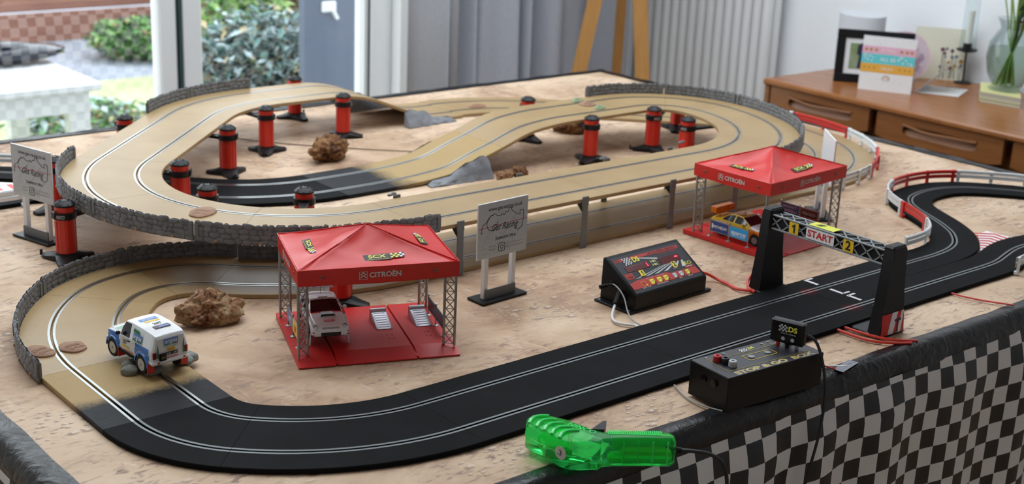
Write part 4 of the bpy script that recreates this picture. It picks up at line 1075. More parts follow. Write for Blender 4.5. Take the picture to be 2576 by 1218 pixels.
def sedan(name, label, loc, rz, mats, paint, rimc, deco, z=0.0):
    root = thing(name, label, 'toy car', loc, rz)
    st = [(-.0665, .0235, .0130, .0255, .0270, .0190), (-.0645, .0268, .0105, .0290, .0305, .0225), (-.056, .0280, .0095, .0310, .0322, .0235), (-.043, .0286, .0095, .0316, .0335, .0235),
          (-.0255, .0288, .0092, .0320, .0440, .0195), (-.010, .0288, .0090, .0320, .0458, .0202), (.004, .0288, .0090, .0318, .0450, .0200), (.0265, .0288, .0090, .0308, .0322, .0240),
          (.042, .0284, .0090, .0288, .0302, .0238), (.055, .0280, .0090, .0258, .0270, .0222), (.0635, .0266, .0090, .0222, .0232, .0200), (.0672, .0232, .0100, .0182, .0190, .0170)]
    car_body(root, st, (-.040, .041), .0118, .0098, dict(side=((-.037, -.0115), (-.0085, .018)), front=(.006, .0262), rear=(-.0425, -.0275)), paint, mats)
    for x in (-.040, .041):
        for s in (-1, 1): wheel(root, x, s * .0258, .0100, .0075, rimc)
    for s in (-1, 1):
        MB().box((.0135, s * .0305, .0335), (.005, .006, .0045), None, .0014).build('mirror', mats[0], root)
        hl = MB().blob((.0584, s * .0198, .0212), (.0066, .0066, .0036), .03, 1, 1, 2).build('headlamp', pm('lamp_surround', (.05, .05, .055), .3), root); MB().blob((.0602, s * .0200, .0216), (.0056, .0048, .0028), .03, 1, 1, 2).build('lens', LAMP, hl)
        for zz in (.0158, .0112): MB().box((.0640, s * .0245, zz), (.006, .004, .0006)).build('bumper_line', pm('line_dark', (.2, .02, .02), .4), root, 0)
        MB().box((-.0655, s * .0195, .0255), (.004, .008, .005), None, .001).build('tail_lamp', TAIL, root)
    deco(root); return root
# white off-roader
def suv(loc, rz):
    root = thing('toy_off_roader', 'white green and blue rally off-roader climbing over grey stones on the track', 'toy car', loc, rz, rot=(0, -.03, rz))
    st = [(-.0610, .0262, .0200, .0395, .0560, .0205), (-.0590, .0280, .0185, .0405, .0590, .0222), (-.054, .0288, .0180, .0410, .0605, .0228), (-.03, .0292, .0172, .0410, .0620, .0232), (.0, .0292, .0172, .0405, .0620, .0232),
          (.011, .0292, .0172, .0400, .0608, .0228), (.0275, .0290, .0172, .0392, .0412, .0248), (.044, .0286, .0172, .0380, .0400, .0245), (.055, .0268, .0172, .0355, .0370, .0222), (.0605, .0232, .0190, .0318, .0330, .0190)]
    def paint(x, k, right):
        if k in (1, 2) and (abs(x + .036) < .0185 or abs(x - .038) < .0185) and not k == 0: return 1 if k == 1 or abs(x + .036) < .0165 or abs(x - .038) < .0165 else 0
        if k >= 6 and .028 < x < .045: return 2 if abs(x - .036) < .006 else 0
        return 0
    car_body(root, st, (-.036, .038), .0150, .0135, dict(side=((-.004, .0185),), front=(.0125, .0272), rear=(-.2, -.19)), paint, [CWHITE, CBLUE, CGREEN])
    for x in (-.036, .038):
        for s in (-1, 1):
            wheel(root, x, s * .0262, .0135, .0090, pm('rim_cream', (.62, .60, .55), .35), 6)
            ar = MB(); n = 12
            for i in range(n):
                a0, a1 = PI * i / n, PI * (i + 1) / n
                vs = [(x + r * math.cos(a), s * y, .0135 + r * math.sin(a)) for a in (a0, a1) for r, y in ((.0150, .0288), (.0150, .0312), (.0172, .0308), (.0178, .0290))]
                f = [(0, 1, 5, 4), (1, 2, 6, 5), (2, 3, 7, 6)]; ar.add(vs, f if s < 0 else [q[::-1] for q in f])
            ar.build('arch_flare', CBLUE, root, 60)
        fl = MB()
    for x in (-.0535, .0215):
        for s in (-1, 1): MB().box((x, s * .0262, .0125), (.0012, .0105, .0135), Matrix.Identity(4), 0).build('mud_flap', pm('flap_red', (.6, .03, .02), .5), root, 0)
    for s in (-1, 1): MB().box((.0185, s * .0325, .0425), (.0065, .007, .0055), None, .002).build('mirror', BLACKG, root)
    MB().box((-.0575, 0, .0215), (.012, .0585, .0065), None, .0025).build('rear_bumper', CWHITE, root); MB().box((.0565, 0, .0215), (.012, .0545, .0065), None, .0025).build('front_bumper', CWHITE, root)
    for s in (-1, 1): MB().box((0, s * .0285, .0165), (.045, .004, .003)).build('side_step', BLACKM, root, 0)
    for s in (-1, 1):
        MB().box((-.0602, s * .0243, .0325), (.0040, .0055, .0100), None, .001).build('tail_lamp', TAIL, root); MB().box((-.0638, s * .020, .0222), (.0008, .003, .002)).build('reflector', RED, root, 0)
    # rear face graphics: u to the right seen from behind is -y
    R = face((-.0612, 0, 0), (0, -1, 0), (0, 0, 1)); BLU = pm('argos_blue', (.10, .25, .62), .3)
    plate(-.0205, .0405, .0205, .0555, pm('rear_glass_white', (.72, .75, .74), .15), root, R @ T(0, 0, .0003), 'rear_window', .0006)
    plate(-.0105, .0465, .0115, .0540, BLU, root, R @ T(0, 0, .0010), 'sticker'); plate(-.0105, .0448, .0115, .0462, CGREEN, root, R @ T(0, 0, .0010), 'sticker')
    text('argos', .0082, WHITE, root, R @ T(.0005, .0502, .0012), bold=.015, wmax=.019); text('La marque de l\'hygiène', .0028, BLACK, root, R @ T(.0005, .0432, .0010), wmax=.021)
    plate(-.0055, .0360, .0065, .0405, YEL, root, R @ T(0, 0, .0010), 'sticker'); text('RALLYE', .0028, RED, root, R @ T(.0005, .0375, .0012), wmax=.009)
    plate(-.0075, .0300, .0110, .0345, BLACK, root, R @ T(0, 0, .0012), 'sticker'); text('BAJU   -ART', .0036, WHITE, root, R @ T(.0018, .0322, .0014), wmax=.017)
    text('MITSUBISHI', .0038, RED, root, R @ T(.003, .0265, .0012), bold=.02, wmax=.017)
    for s in (-1, 1): MB().add([(.0190 * s, .0270, 0), (.0215 * s, .0300, 0), (.0205 * s, .0500, 0), (.0188 * s, .0400, 0)], [(0, 1, 2, 3) if s > 0 else (3, 2, 1, 0)]).build('green_flash', CGREEN, root, 0, R @ T(0, 0, .0011))
    MB().box((-.0622, .0125, .0290), (.004, .0105, .0105), None, .001).build('number_lamp', BLACKG, root); plate(-.0160, .0265, -.0092, .0310, pm('plate_olive', (.12, .10, .02), .4), root, R @ T(0, 0, .0032), 'plate')
    # roof
    Rf = face((0, 0, .0626), (0, -1, 0), (1, 0, 0)); text('207', .0085, BLACK, root, Rf @ T(.002, -.026, .0004), bold=.02); plate(-.010, -.042, .014, -.033, pm('maroon_print', (.06, .015, .03), .4), root, Rf @ T(0, 0, .0004), 'sticker'); plate(-.003, -.040, .012, -.0362, BLU, root, Rf @ T(0, 0, .0006), 'sticker')
    plate(-.013, -.010, .013, -.002, BLU, root, Rf @ T(0, 0, .0003), 'sticker'); text('argos', .006, WHITE, root, Rf @ T(0, -.006, .0005), wmax=.017)
    plate(-.010, -.0165, .012, -.012, YEL, root, Rf @ T(0, 0, .0003), 'sticker')
    # left side (towards the stone wall)
    Sd = face((0, .0294, 0), (1, 0, 0), (0, 0, 1)) @ Matrix.Identity(4); Sd = face((0, .0296, 0), (-1, 0, 0), (0, 0, 1))
    W = face((0, .0293, .041), (-1, 0, 0), (0, -.30, 1))
    plate(.011, .0010, .036, .0165, CWHITE, root, W @ T(0, 0, -.0006), 'quarter_panel'); plate(.013, .0035, .035, .0115, BLU, root, W @ T(0, 0, .0004), 'sticker'); plate(.013, .0012, .035, .0032, CGREEN, root, W @ T(0, 0, .0004), 'sticker')
    MB().add([(.012, .0122, 0), (.030, .0122, 0), (.026, .0165, 0), (.012, .0172, 0)], [(0, 1, 2, 3)]).build('green_flash', CGREEN, root, 0, W @ T(0, 0, .0005))
    text('argos', .0088, WHITE, root, W @ T(.024, .0072, .0007), bold=.015, wmax=.020)
    text('207', .0085, BLACK, root, Sd @ T(-.005, .0330, .0010), bold=.02, wmax=.011); plate(-.012, .0252, .004, .0272, YEL, root, Sd @ T(0, 0, .0009), 'sticker')
    text('mitsubishi', .0040, RED, root, Sd @ T(.004, .0215, .0008), bold=.02, wmax=.022); text('la marque', .0026, BLACK, root, Sd @ T(.024, .0385, .0010), wmax=.015)
    MB().box((-.004, .0296, .0365), (.005, .0012, .0014)).build('door_handle', BLACKM, root, 0)
    for s in (-1, 1): MB().blob((.0565, s * .0165, .0310), (.004, .006, .0032), .05, 1, 1, 2).build('headlamp', LAMP, root)
    return root
suv((-.2345, .4165, .0115), math.radians(96))
# grey stones under its wheels
LUMP = noisy('putty_grey', (.17, .17, .145), (.23, .23, .20), 50, .7, .3, .002)
for k, (x, y, s, lb) in enumerate(((-.258, .392, 1.0, 'cluster of grey green stones under the off-roader wheel facing the brown slabs'), (-.190, .388, .8, 'grey green stones under the off-roader wheel facing the wooden rock'))):
    root = thing('stone_cluster', lb, 'stones', (x, y, TH)); random.seed(k)
    for q in range(6):
        a = random.uniform(0, 6.28); r = random.uniform(.004, .02) * s
        MB().blob((r * math.cos(a), r * 1.2 * math.sin(a), .0045), (random.uniform(.007, .011), random.uniform(.008, .012), .0065 * s + .001), .2, 1.4, q + k * 9, 3, flat=-.0045).build('stone', LUMP, root, 60)
# ================================================================== service tents
TRED = pm('tent_base_red', (.58, .016, .014), .42)
def canopy_mat():
    m = pm('tent_vinyl', (.64, .028, .022), .33, 0, .4); v = coords(m, 'Object'); bump(m, nz(m, v, 180, 3, .6), .18, .0008); return m
VIN = canopy_mat()
ALU = pm('truss_silver', (.33, .32, .31), .35, .6)
def tent(name, label, loc, rz, boardsL, boardsR, backside):
    root = thing(name, label, 'toy tent', loc, rz)
    hw, y0, y1, yr = .118, -.103, .103, -.068
    # base in three strips with two slots between them
    xs = [(-hw, -.0645), (-.0615, .0535), (.0565, hw)]
    m = MB()
    for a, b in xs:
        m.add([(a, y0, 0), (b, y0, 0), (b, y1, 0), (a, y1, 0), (a, y0, .0018), (b, y0, .0018), (b, yr, .008), (a, yr, .008), (b, y1, .008), (a, y1, .008)], [(3, 2, 1, 0), (0, 1, 5, 4), (4, 5, 6, 7), (7, 6, 8, 9), (9, 8, 2, 3), (1, 2, 8, 6, 5), (0, 4, 7, 9, 3)])
    m.box((-.063, 0, .0022), (.004, .2, .0030)).box((.055, 0, .0022), (.004, .2, .0030))
    b = m.build('base', TRED, root, 0)
    for x, y in ((.028, -.022), (.035, -.022), (.028, -.036), (.035, -.036), (.085, -.022), (.091, -.022), (.085, -.036), (.091, -.036)): MB().lathe([(.0008, .0079), (.0008, .0084), (.0017, .0084), (.0019, .0079)], 10, T(x, y, 0)).build('peg_hole', TRED, b, 30)
    # trusses
    for sx in (-1, 1):
        for sy in (-1, 1):
            A, B = Vector((sx * .1145, sy * .0815, 0)), Vector((sx * .1005, sy * .0730, 0)); m = MB()
            for P_ in (A, B): m.cyl(P_ + Vector((0, 0, .0075)), P_ + Vector((0, 0, .122)), .0021, n=8)
            z = .010; st = .0135; a, c = A.lerp(B, .12), A.lerp(B, .88)
            while z < .118:
                z2 = min(z + st, .12); m.cyl(a + Vector((0, 0, z)), c + Vector((0, 0, z2)), .0008, n=5); m.cyl(c + Vector((0, 0, z)), a + Vector((0, 0, z2)), .0008, n=5); m.cyl(a + Vector((0, 0, z)), c + Vector((0, 0, z)), .0007, n=5); z += st
            m.build('truss_post', ALU, root, 50)
    # canopy: four sagging panels and a valance
    cw, cd, ze, zl, za = .1165, .089, .1395, .1175, .176
    def cz(u, v):
        q = max(abs(u), abs(v)); ridge = 1 - q; s = min(abs(u), abs(v)) / max(q, 1e-6)
        sag = .0075 * math.sin(PI * min(1, q)) * (1 - s ** 2.5)
        wr = .0026 * math.sin(PI * q) * noise.noise(Vector((u * 2.2 + rz * 3, v * 2.2, 1))) + .0012 * math.sin(PI * q) * noise.noise(Vector((u * 5 + rz * 3, v * 5, 4)))
        return ze + (za - ze) * ridge ** 1.04 - sag + wr
    m = MB(); nq, ns = 22, 20
    for k in range(4):
        vs = []
        for a in range(nq + 1):
            q = a / nq
            for b_ in range(ns + 1):
                s = 2 * b_ / ns - 1; u, v = [(s * q, -q), (q, s * q), (-s * q, q), (-q, -s * q)][k]; vs.append((u * cw, v * cd, cz(u, v)))
        m.add(vs, [(a * (ns + 1) + b_, (a + 1) * (ns + 1) + b_, (a + 1) * (ns + 1) + b_ + 1, a * (ns + 1) + b_ + 1) for a in range(1, nq) for b_ in range(ns)] + [(0, (ns + 1) + b_, (ns + 1) + b_ + 1) for b_ in range(ns)])
    cn = m.build('canopy', VIN, root, 25); so = cn.modifiers.new('t', 'SOLIDIFY'); so.thickness = .0012; so.offset = -1
    ring = []; N = 40
    for k in range(4):
        P0, P1 = [(-cw, -cd), (cw, -cd), (cw, cd), (-cw, cd)][k], [(cw, -cd), (cw, cd), (-cw, cd), (-cw, -cd)][k]
        for i in range(10): t = i / 10; ring.append((P0[0] + (P1[0] - P0[0]) * t, P0[1] + (P1[1] - P0[1]) * t, t))
    m = MB(); vs = []
    for x, y, t in ring:
        f = 1 + .004 * math.sin(PI * t); w_ = .0012 * noise.noise(Vector((x * 40, y * 40, rz)))
        vs += [(x * f, y * f, ze + .0003), (x * (f + .003), y * (f + .003), (ze + zl) / 2), (x * (f - .002), y * (f - .002), zl + w_ - .0015 * math.sin(PI * t)), (x * .97, y * .97, zl + .004)]
    m.add(vs, [(4 * i + k, 4 * ((i + 1) % N) + k, 4 * ((i + 1) % N) + k + 1, 4 * i + k + 1) for i in range(N) for k in range(3)][::1])
    m.f = [f[::-1] for f in m.f]
    m.build('valance', VIN, root, 40)
    sm_ = MB()
    for sx in (-1, 1):
        for sy in (-1, 1):
            pts = [(sx * cw * q, sy * cd * q, cz(sx * q, sy * q) + .0004) for q in (0, .25, .5, .75, 1)]; sm_.tube(pts, .0006, 5, 4)
    sm_.tube([(-cw, -cd, ze + .0008), (cw, -cd, ze + .0008)], .0007, 5, 2).tube([(cw, -cd, ze + .0008), (cw, cd, ze + .0008)], .0007, 5, 2).tube([(-cw, cd, ze + .0008), (-cw, -cd, ze + .0008)], .0007, 5, 2).tube([(-cw, cd, ze + .0008), (cw, cd, ze + .0008)], .0007, 5, 2)
    sm_.build('seam', VIN, root)
    LET = pm('valance_print', (.62, .58, .55), .5); ey = pm('eyelet', (.30, .12, .10), .35, .5)
    for k, (M, half, lsz) in enumerate(((face((0, -cd * 1.0085, .1283), (1, 0, 0), (0, 0, 1)), cw, .0088), (face((-cw * 1.0085, 0, .1283), (0, -1, 0), (0, 0, 1)), cd, .0088), (face((cw * 1.0085, 0, .1283), (0, 1, 0), (0, 0, 1)), cd, .0088))):
        text('CITROËN', .0105, LET, root, M @ T(.008, 0, .0004), bold=.025, wmax=.046)
        lg = MB(); s = .0056
        for d in (0, .0042):
            for sg in (-1, 1): lg.bar((sg * .0042, -.0036 + d, 0), (0, .0004 + d, 0), .0014, .0003, up=(0, 0, 1))
        for a, b_ in (((-s, -s), (s, -s)), ((s, -s), (s, s)), ((s, s), (-s, s)), ((-s, s), (-s, -s))): lg.bar((*a, 0), (*b_, 0), .0005, .0003, up=(0, 0, 1))
        lg.build('chevron_logo', LET, root, 0, M @ T(-.024, 0, .0005))
        for sg in (-1, 1):
            MB().lathe([(.0010, 0), (.0012, .0006), (.0026, .0006), (.003, 0)], 14, M @ T(sg * half * .70, .001, 0)).build('eyelet', ey, root)
    # roof stickers on the four slopes
    for (u, v, ang, w_) in ((.10, -.70, 0, .058), (-.72, .05, -PI / 2, .050), (.72, .12, PI / 2, .050), (0, .7, PI, .05)):
        e = .02; P_ = Vector((u * cw, v * cd, cz(u, v))); du = Vector((e * cw, 0, cz(u + e, v) - cz(u, v))); dv = Vector((0, e * cd, cz(u, v + e) - cz(u, v)))
        xx = du * math.cos(ang) / cw + dv * math.sin(ang) / cd; yy = -du * math.sin(ang) / cw + dv * math.cos(ang) / cd
        M = face(P_, xx, yy) @ T(0, 0, .0019)
        k = w_ / .058
        plate(-.029 * k, -.0068 * k, .010 * k, .0068 * k, BLACK, root, M, 'sticker'); text('SCX', .0098 * k, LEMON, root, M @ T(-.010 * k, .0012, .0003), bold=.03, wmax=.026 * k)
        text('slot racing', .0026 * k, LEMON, root, M @ T(-.010 * k, -.0050 * k, .0003), wmax=.030 * k)
        checks(4, 3, .0034 * k, [LEMON, BLACK], root, M @ T(.0165 * k, .001, .0003)); checks(2, 3, .0034 * k, [WHITE, BLACK], root, M @ T(.0267 * k, .0018, .0004))
    # advertising boards along the two short sides
    for sx, bd in ((-1, boardsL), (1, boardsR)):
        X = sx * .1085
        for y in (.046, .001, -.044):
            MB().lathe([(.0048, .0080), (.0048, .0088), (.0022, .0096), (.0011, .0105), (.0011, .0405), (.0019, .041), (.0019, .0425), (0, .0432)], 12, T(X, y, 0)).build('board_post', ALU, root)
        for (ya, yb), (body, bg_, fg, sz) in zip(((.0448, .0022), (-.0002, -.0428)), bd if sx < 0 else bd):
            yc = (ya + yb) / 2; wd = ya - yb
            pn = MB().box((X, yc, .0290), (.0012, wd, .0215)); pn.build('board', ALU, root, 0)
            MB().box((X, yc, .0290), (.0018, wd - .002, .0195)).build('board_face', bg_, root, 0)
            for s2 in (-1, 1):
                M = face((X + s2 * .0010, yc, .0290), (0, -1, 0) if s2 < 0 else (0, 1, 0), (0, 0, 1))
                lines = body.split('|')
                for q, tx in enumerate(lines):
                    text(tx, sz, fg, root, M @ T(0, (len(lines) - 1) * .0042 - q * .0084, .0002), bold=.02, shear=.2 if tx.isupper() and len(tx) == 8 else 0, wmax=min(wd * .8, len(tx) * sz * .62))
                if 'sparco' in body: plate(-.0155, -.0062, .0155, -.0055, fg, root, M @ T(0, 0, .0002), 'underline')
                if 'FERODO' in body: plate(-.0185, -.0060, .0185, .0062, BLACK, root, M @ T(0, 0, .00015), 'sticker')
                if 'MICHELIN' in body: MB().cyl((-.0165, .004, 0), (-.0165, .004, .0001), .0016, n=8).bar((-.0165, .003, 0), (-.0160, -.004, 0), .003, .0001, up=(0, 0, 1)).build('emblem', fg, root, 0, M @ T(0, 0, .0002))
    return root
BN, BC, BD, BR_, BY, BP = pm('board_navy', (.02, .05, .22), .4), pm('board_cyan', (.01, .32, .72), .4), pm('board_dark', (.015, .015, .03), .4), pm('board_rust', (.30, .07, .05), .4), pm('board_yellow', (.85, .55, .02), .4), pm('board_purple', (.16, .20, .42), .4)
PEACH = pm('peach_print', (.62, .34, .28), .5)
T1, T1R = (.0825, .346, 0), math.radians(-21.4); T2, T2R = (1.0, .357, 0), math.radians(3)
tent('service_tent', 'red service tent sheltering the white rally car', T1, T1R, [('elf', BP, WHITE, .010), ('Q8', BY, RED, .012)], [('SCX', BD, RED, .009), ('PIRELLI', BD, RED, .008)], 0)
tent('service_tent', 'red service tent sheltering the yellow and orange rally car', T2, T2R, [('MICHELIN', BN, WHITE, .0070), ('sparco', BC, WHITE, .0105)], [('MAGNETI|MARELLI', BN, PEACH, .0078), ('FERODO', BR_, PEACH, .0085)], 0)
def tl(t, r, x, y, z=0):
    c, s = math.cos(r), math.sin(r); return (t[0] + c * x - s * y, t[1] + s * x + c * y, t[2] + z)
# silver wheel ramps
RAMPS = pm('ramp_silver', (.55, .55, .60), .35, .35)
def wheel_ramp(label, loc, rz):
    root = thing('wheel_ramp', label, 'ramp', loc, rz, 'silver wheel ramps on the tent floors')
    # hollow sheet ramp: two cheeks, a back block and a sloping deck pierced by seven open slots
    zt = lambda y: .0012 + (y + .032) / .044 * .0113
    w_ = MB()
    for sx in (-1, 1): w_.add([(sx * a, y, z) for a in (.0120, .0108) for y, z in ((-.032, 0), (.020, 0), (.020, .0125), (.012, .0125), (-.032, .0012))], [(0, 1, 2, 3, 4), (9, 8, 7, 6, 5)] + [(k, k + 5, (k + 1) % 5 + 5, (k + 1) % 5) for k in range(5)])
    w_.box((0, .016, .0062), (.024, .008, .0125))
    ys = [-.032]
    for k in range(7): y = -.027 + k * .0058; ys += [y - .0008, y + .0008]
    ys.append(.0122)
    for k in range(0, len(ys), 2): w_.add([(x, y, zt(y) - d) for d in (0, .0009) for x, y in ((-.012, ys[k]), (.012, ys[k]), (.012, ys[k + 1]), (-.012, ys[k + 1]))], [(0, 1, 2, 3), (7, 6, 5, 4), (0, 4, 5, 1), (1, 5, 6, 2), (2, 6, 7, 3), (3, 7, 4, 0)])
    for sx in (-1, 1): w_.add([(sx * x, y, zt(y) - d) for d in (0, .0009) for x, y in ((.0082, -.032), (.012, -.032), (.012, .0122), (.0082, .0122))], [(0, 1, 2, 3), (7, 6, 5, 4), (0, 4, 5, 1), (1, 5, 6, 2), (2, 6, 7, 3), (3, 7, 4, 0)])
    w_.build('wedge', RAMPS, root, 0)
    MB().cyl((-.012, .016, .0128), (.012, .016, .0128), .0042, n=12).build('roll_bar', RAMPS, root)
    return root
wheel_ramp('silver wheel ramp between the floor slots of the tent with the white car', tl(T1, T1R, .029, .032, .008), T1R)
wheel_ramp('silver slotted wheel ramp beside the dark boards in the tent with the white car', tl(T1, T1R, .090, .032, .008), T1R)
wheel_ramp('silver slotted wheel ramp on the free side of the tent with the yellow car', tl(T2, T2R, .029, .032, .008), T2R)
wheel_ramp('silver slotted wheel ramp by the rust board in the tent with the yellow car', tl(T2, T2R, .088, .032, .008), T2R)
root = thing('yellow_block', 'small yellow block on the red floor of the second tent', 'block', tl(T2, T2R, -.005, -.02, .008), T2R)
MB().box((0, 0, .006), (.026, .018, .012), None, .002).box((0, 0, .0135), (.018, .012, .003), None, .001).build('block', pm('block_yellow', (.75, .42, .03), .4), root)
# ------------------------------------------------------------------ the two rally saloons
def wing(root, mat, x, z, h, cells, w=.026, d=.011):
    m = MB(); m.box((x, 0, z + h), (d, 2 * w, .0014), None, .0005).box((x + .001, 0, z), (d, 2 * w, .0014), None, .0005)
    for k in range(cells + 1): y = -w + 2 * w * k / cells; m.box((x, y, z + h / 2), (d * .9, .0012, h))
    m.box((x + .002, .012, z - .003), (.006, .0016, .007)).box((x + .002, -.012, z - .003), (.006, .0016, .007)); m.build('rear_wing', mat, root, 0)
def deco_white(root):
    wing(root, CWHITE, -.058, .0415, .0075, 5)
    Fr = face((.0678, 0, 0), (0, 1, 0), (-.12, 0, 1)); H = face((.045, 0, .0304), (0, 1, 0), (-1, 0, .13))
    MB().box((.0645, 0, .0200), (.004, .026, .0048), None, .001).build('grille', CSIL, root); MB().box((.0662, 0, .0128), (.004, .029, .0052), None, .0006).build('intake', BLACK, root)
    MB().box((.0440, 0, .0080), (.034, .044, .0030), None, .001).build('skid_plate', BLACKM, root)
    MB().blob((.0655, 0, .0205), (.0012, .0022, .0014), 0, 1, 0, 2).build('badge', BLACKG, root)
    sc = MB().add([(.030, -.010, .0315), (.030, .010, .0315), (.0425, .0115, .0305), (.0425, -.0115, .0305), (.031, -.008, .0345), (.031, .008, .0345), (.0415, .0095, .0340), (.0415, -.0095, .0340)], [(4, 5, 6, 7), (0, 4, 7, 3), (1, 2, 6, 5), (0, 1, 5, 4)]); sc.build('bonnet_scoop', CSIL, root, 0)
    MB().add([(.0424, -.0105, .0306), (.0424, .0105, .0306), (.0416, .009, .0336), (.0416, -.009, .0336)], [(0, 1, 2, 3)]).build('scoop_mouth', BLACK, root, 0)
    Bn = face((.0535, 0, .0281), (0, 1, 0), (-1, 0, .26)); plate(-.0075, -.002, .0075, .002, RED, root, Bn @ T(0, 0, .0006), 'sticker'); text('PIRELLI', .0030, WHITE, root, Bn @ T(0, 0, .0008), bold=.02, wmax=.0125)
    for s in (-1, 1): text('KUMHO', .0030, BLACK, root, face((.0655, s * .0195, .0130), (-.35 * s, 1, 0), (0, 0, 1)), bold=.02, wmax=.009)
    text('SUBARU RALLY TEAM', .0026, pm('dim_print', (.35, .3, .32), .5), root, face((.0068, 0, .0452), (0, 1, 0), (-.55, 0, .62)), wmax=.030)
    MB().box((-.002, 0, .0464), (.010, .014, .0016), None, .0006).build('roof_vent', CSIL, root); MB().cyl((-.014, .0, .046), (-.018, 0, .056), .0003, n=5).build('aerial', BLACKM, root)
def paint_white(x, k, right):
    if k >= 6 and .0262 < x < .030: return 1
    if k in (3, 4) and .018 < x < .034: return 1
    if k in (1, 2) and x < -.01: return 1
    return 0
c2 = sedan('toy_rally_car', 'white rally car with red flashes raised on stands inside the tent', tl(T1, T1R, -.0625, .014, .0165), T1R - PI / 2, [CWHITE, CRED], paint_white, pm('rim_gold', (.5, .33, .1), .35, .5), deco_white)
root = thing('car_stand', 'pair of thin silver legs propping up the white rally car', 'stand', tl(T1, T1R, -.0625, .014, .008), T1R)
for x in (-.0285, .0285):
    for y in (-.054, .050): MB().bar((x, y, 0), (x * .93, y + .004, .0182), .0022, .0030).build('leg', RAMPS, root, 0)
MB().box((0, -.050, .0165), (.054, .005, .0020)).box((0, .054, .0165), (.054, .005, .0020)).build('cross_bar', RAMPS, root, 0)
def deco_yel(root):
    wing(root, CORG, -.060, .0400, .0100, 5, .0265, .014)
    for s in (-1, 1):
        M = face((-.038, s * .0293, .0235), (1, 0, 0) if s < 0 else (-1, 0, 0), (0, -s * .0, 1))
        text('IMOKA', .0105, WHITE, root, M @ T(.002 if s < 0 else -.002, .001, .0004), bold=.03, shear=.35, wmax=.032, name='side_lettering')
        M2 = face((.020, s * .0293, .0225), (1, 0, 0) if s < 0 else (-1, 0, 0), (0, 0, 1)); plate(-.010, -.0025, .009, .0025, pm('pale_blue', (.55, .65, .8), .4), root, M2 @ T(0, 0, .0003), 'sticker'); text('PIRELLI', .0034, RED, root, M2 @ T(-.001, -.008, .0003), bold=.02, wmax=.013)
    text('SABENA', .0042, WHITE, root, face((.0595, -.0255, .0165), (.75, .66, 0), (0, 0, 1)), bold=.02, wmax=.012); text('SABENA', .0042, WHITE, root, face((.0595, .0255, .0165), (-.75, .66, 0), (0, 0, 1)), bold=.02, wmax=.012)
    Bn = face((.044, 0, .0308), (0, 1, 0), (-1, 0, .13)); text('MARTINI', .0060, RED, root, Bn @ T(0, 0, .0008), bold=.02, wmax=.026)
    text('IMOKA', .0034, BLACK, root, face((-.05, -.02, .033), (1, .1, 0), (0, .3, 1)), wmax=.014)
    MB().box((.0635, 0, .0140), (.004, .030, .0060), None, .0006).build('intake', BLACK, root); MB().box((.045, 0, .0318), (.006, .016, .001)).build('bonnet_vent', BLACK, root, 0)
    text('MICHELIN', .0034, WHITE, root, face((.0078, 0, .0448), (0, 1, 0), (-.55, 0, .62)), wmax=.026)
    MB().cyl((-.006, 0, .0455), (-.006, 0, .049), .0010, .0006, n=8).build('aerial', BLACKM, root)
    rs = MB().add([(-.022, -.014, 0), (-.004, -.016, .0008), (.002, -.004, .001), (-.010, .004, .0008)], [(0, 1, 2, 3)]).build('roof_flash', pm('flash_red', (.6, .12, .03), .3), root, 0, T(0, 0, .0462))
def paint_yel(x, k, right):
    if k >= 5 and x > .0262: return 2
    if x > .030 and k <= 4: return 1 if k < 3 or x > .045 else 2
    if k <= 1 and x > .0: return 1
    return 0
sedan('toy_rally_car', 'yellow and orange rally car with big orange wing inside the tent', tl(T2, T2R, -.0625, -.004, .008), T2R - PI / 2, [CYEL, CORG, CWHITE], paint_yel, pm('rim_grey', (.25, .25, .26), .35, .5), deco_yel)

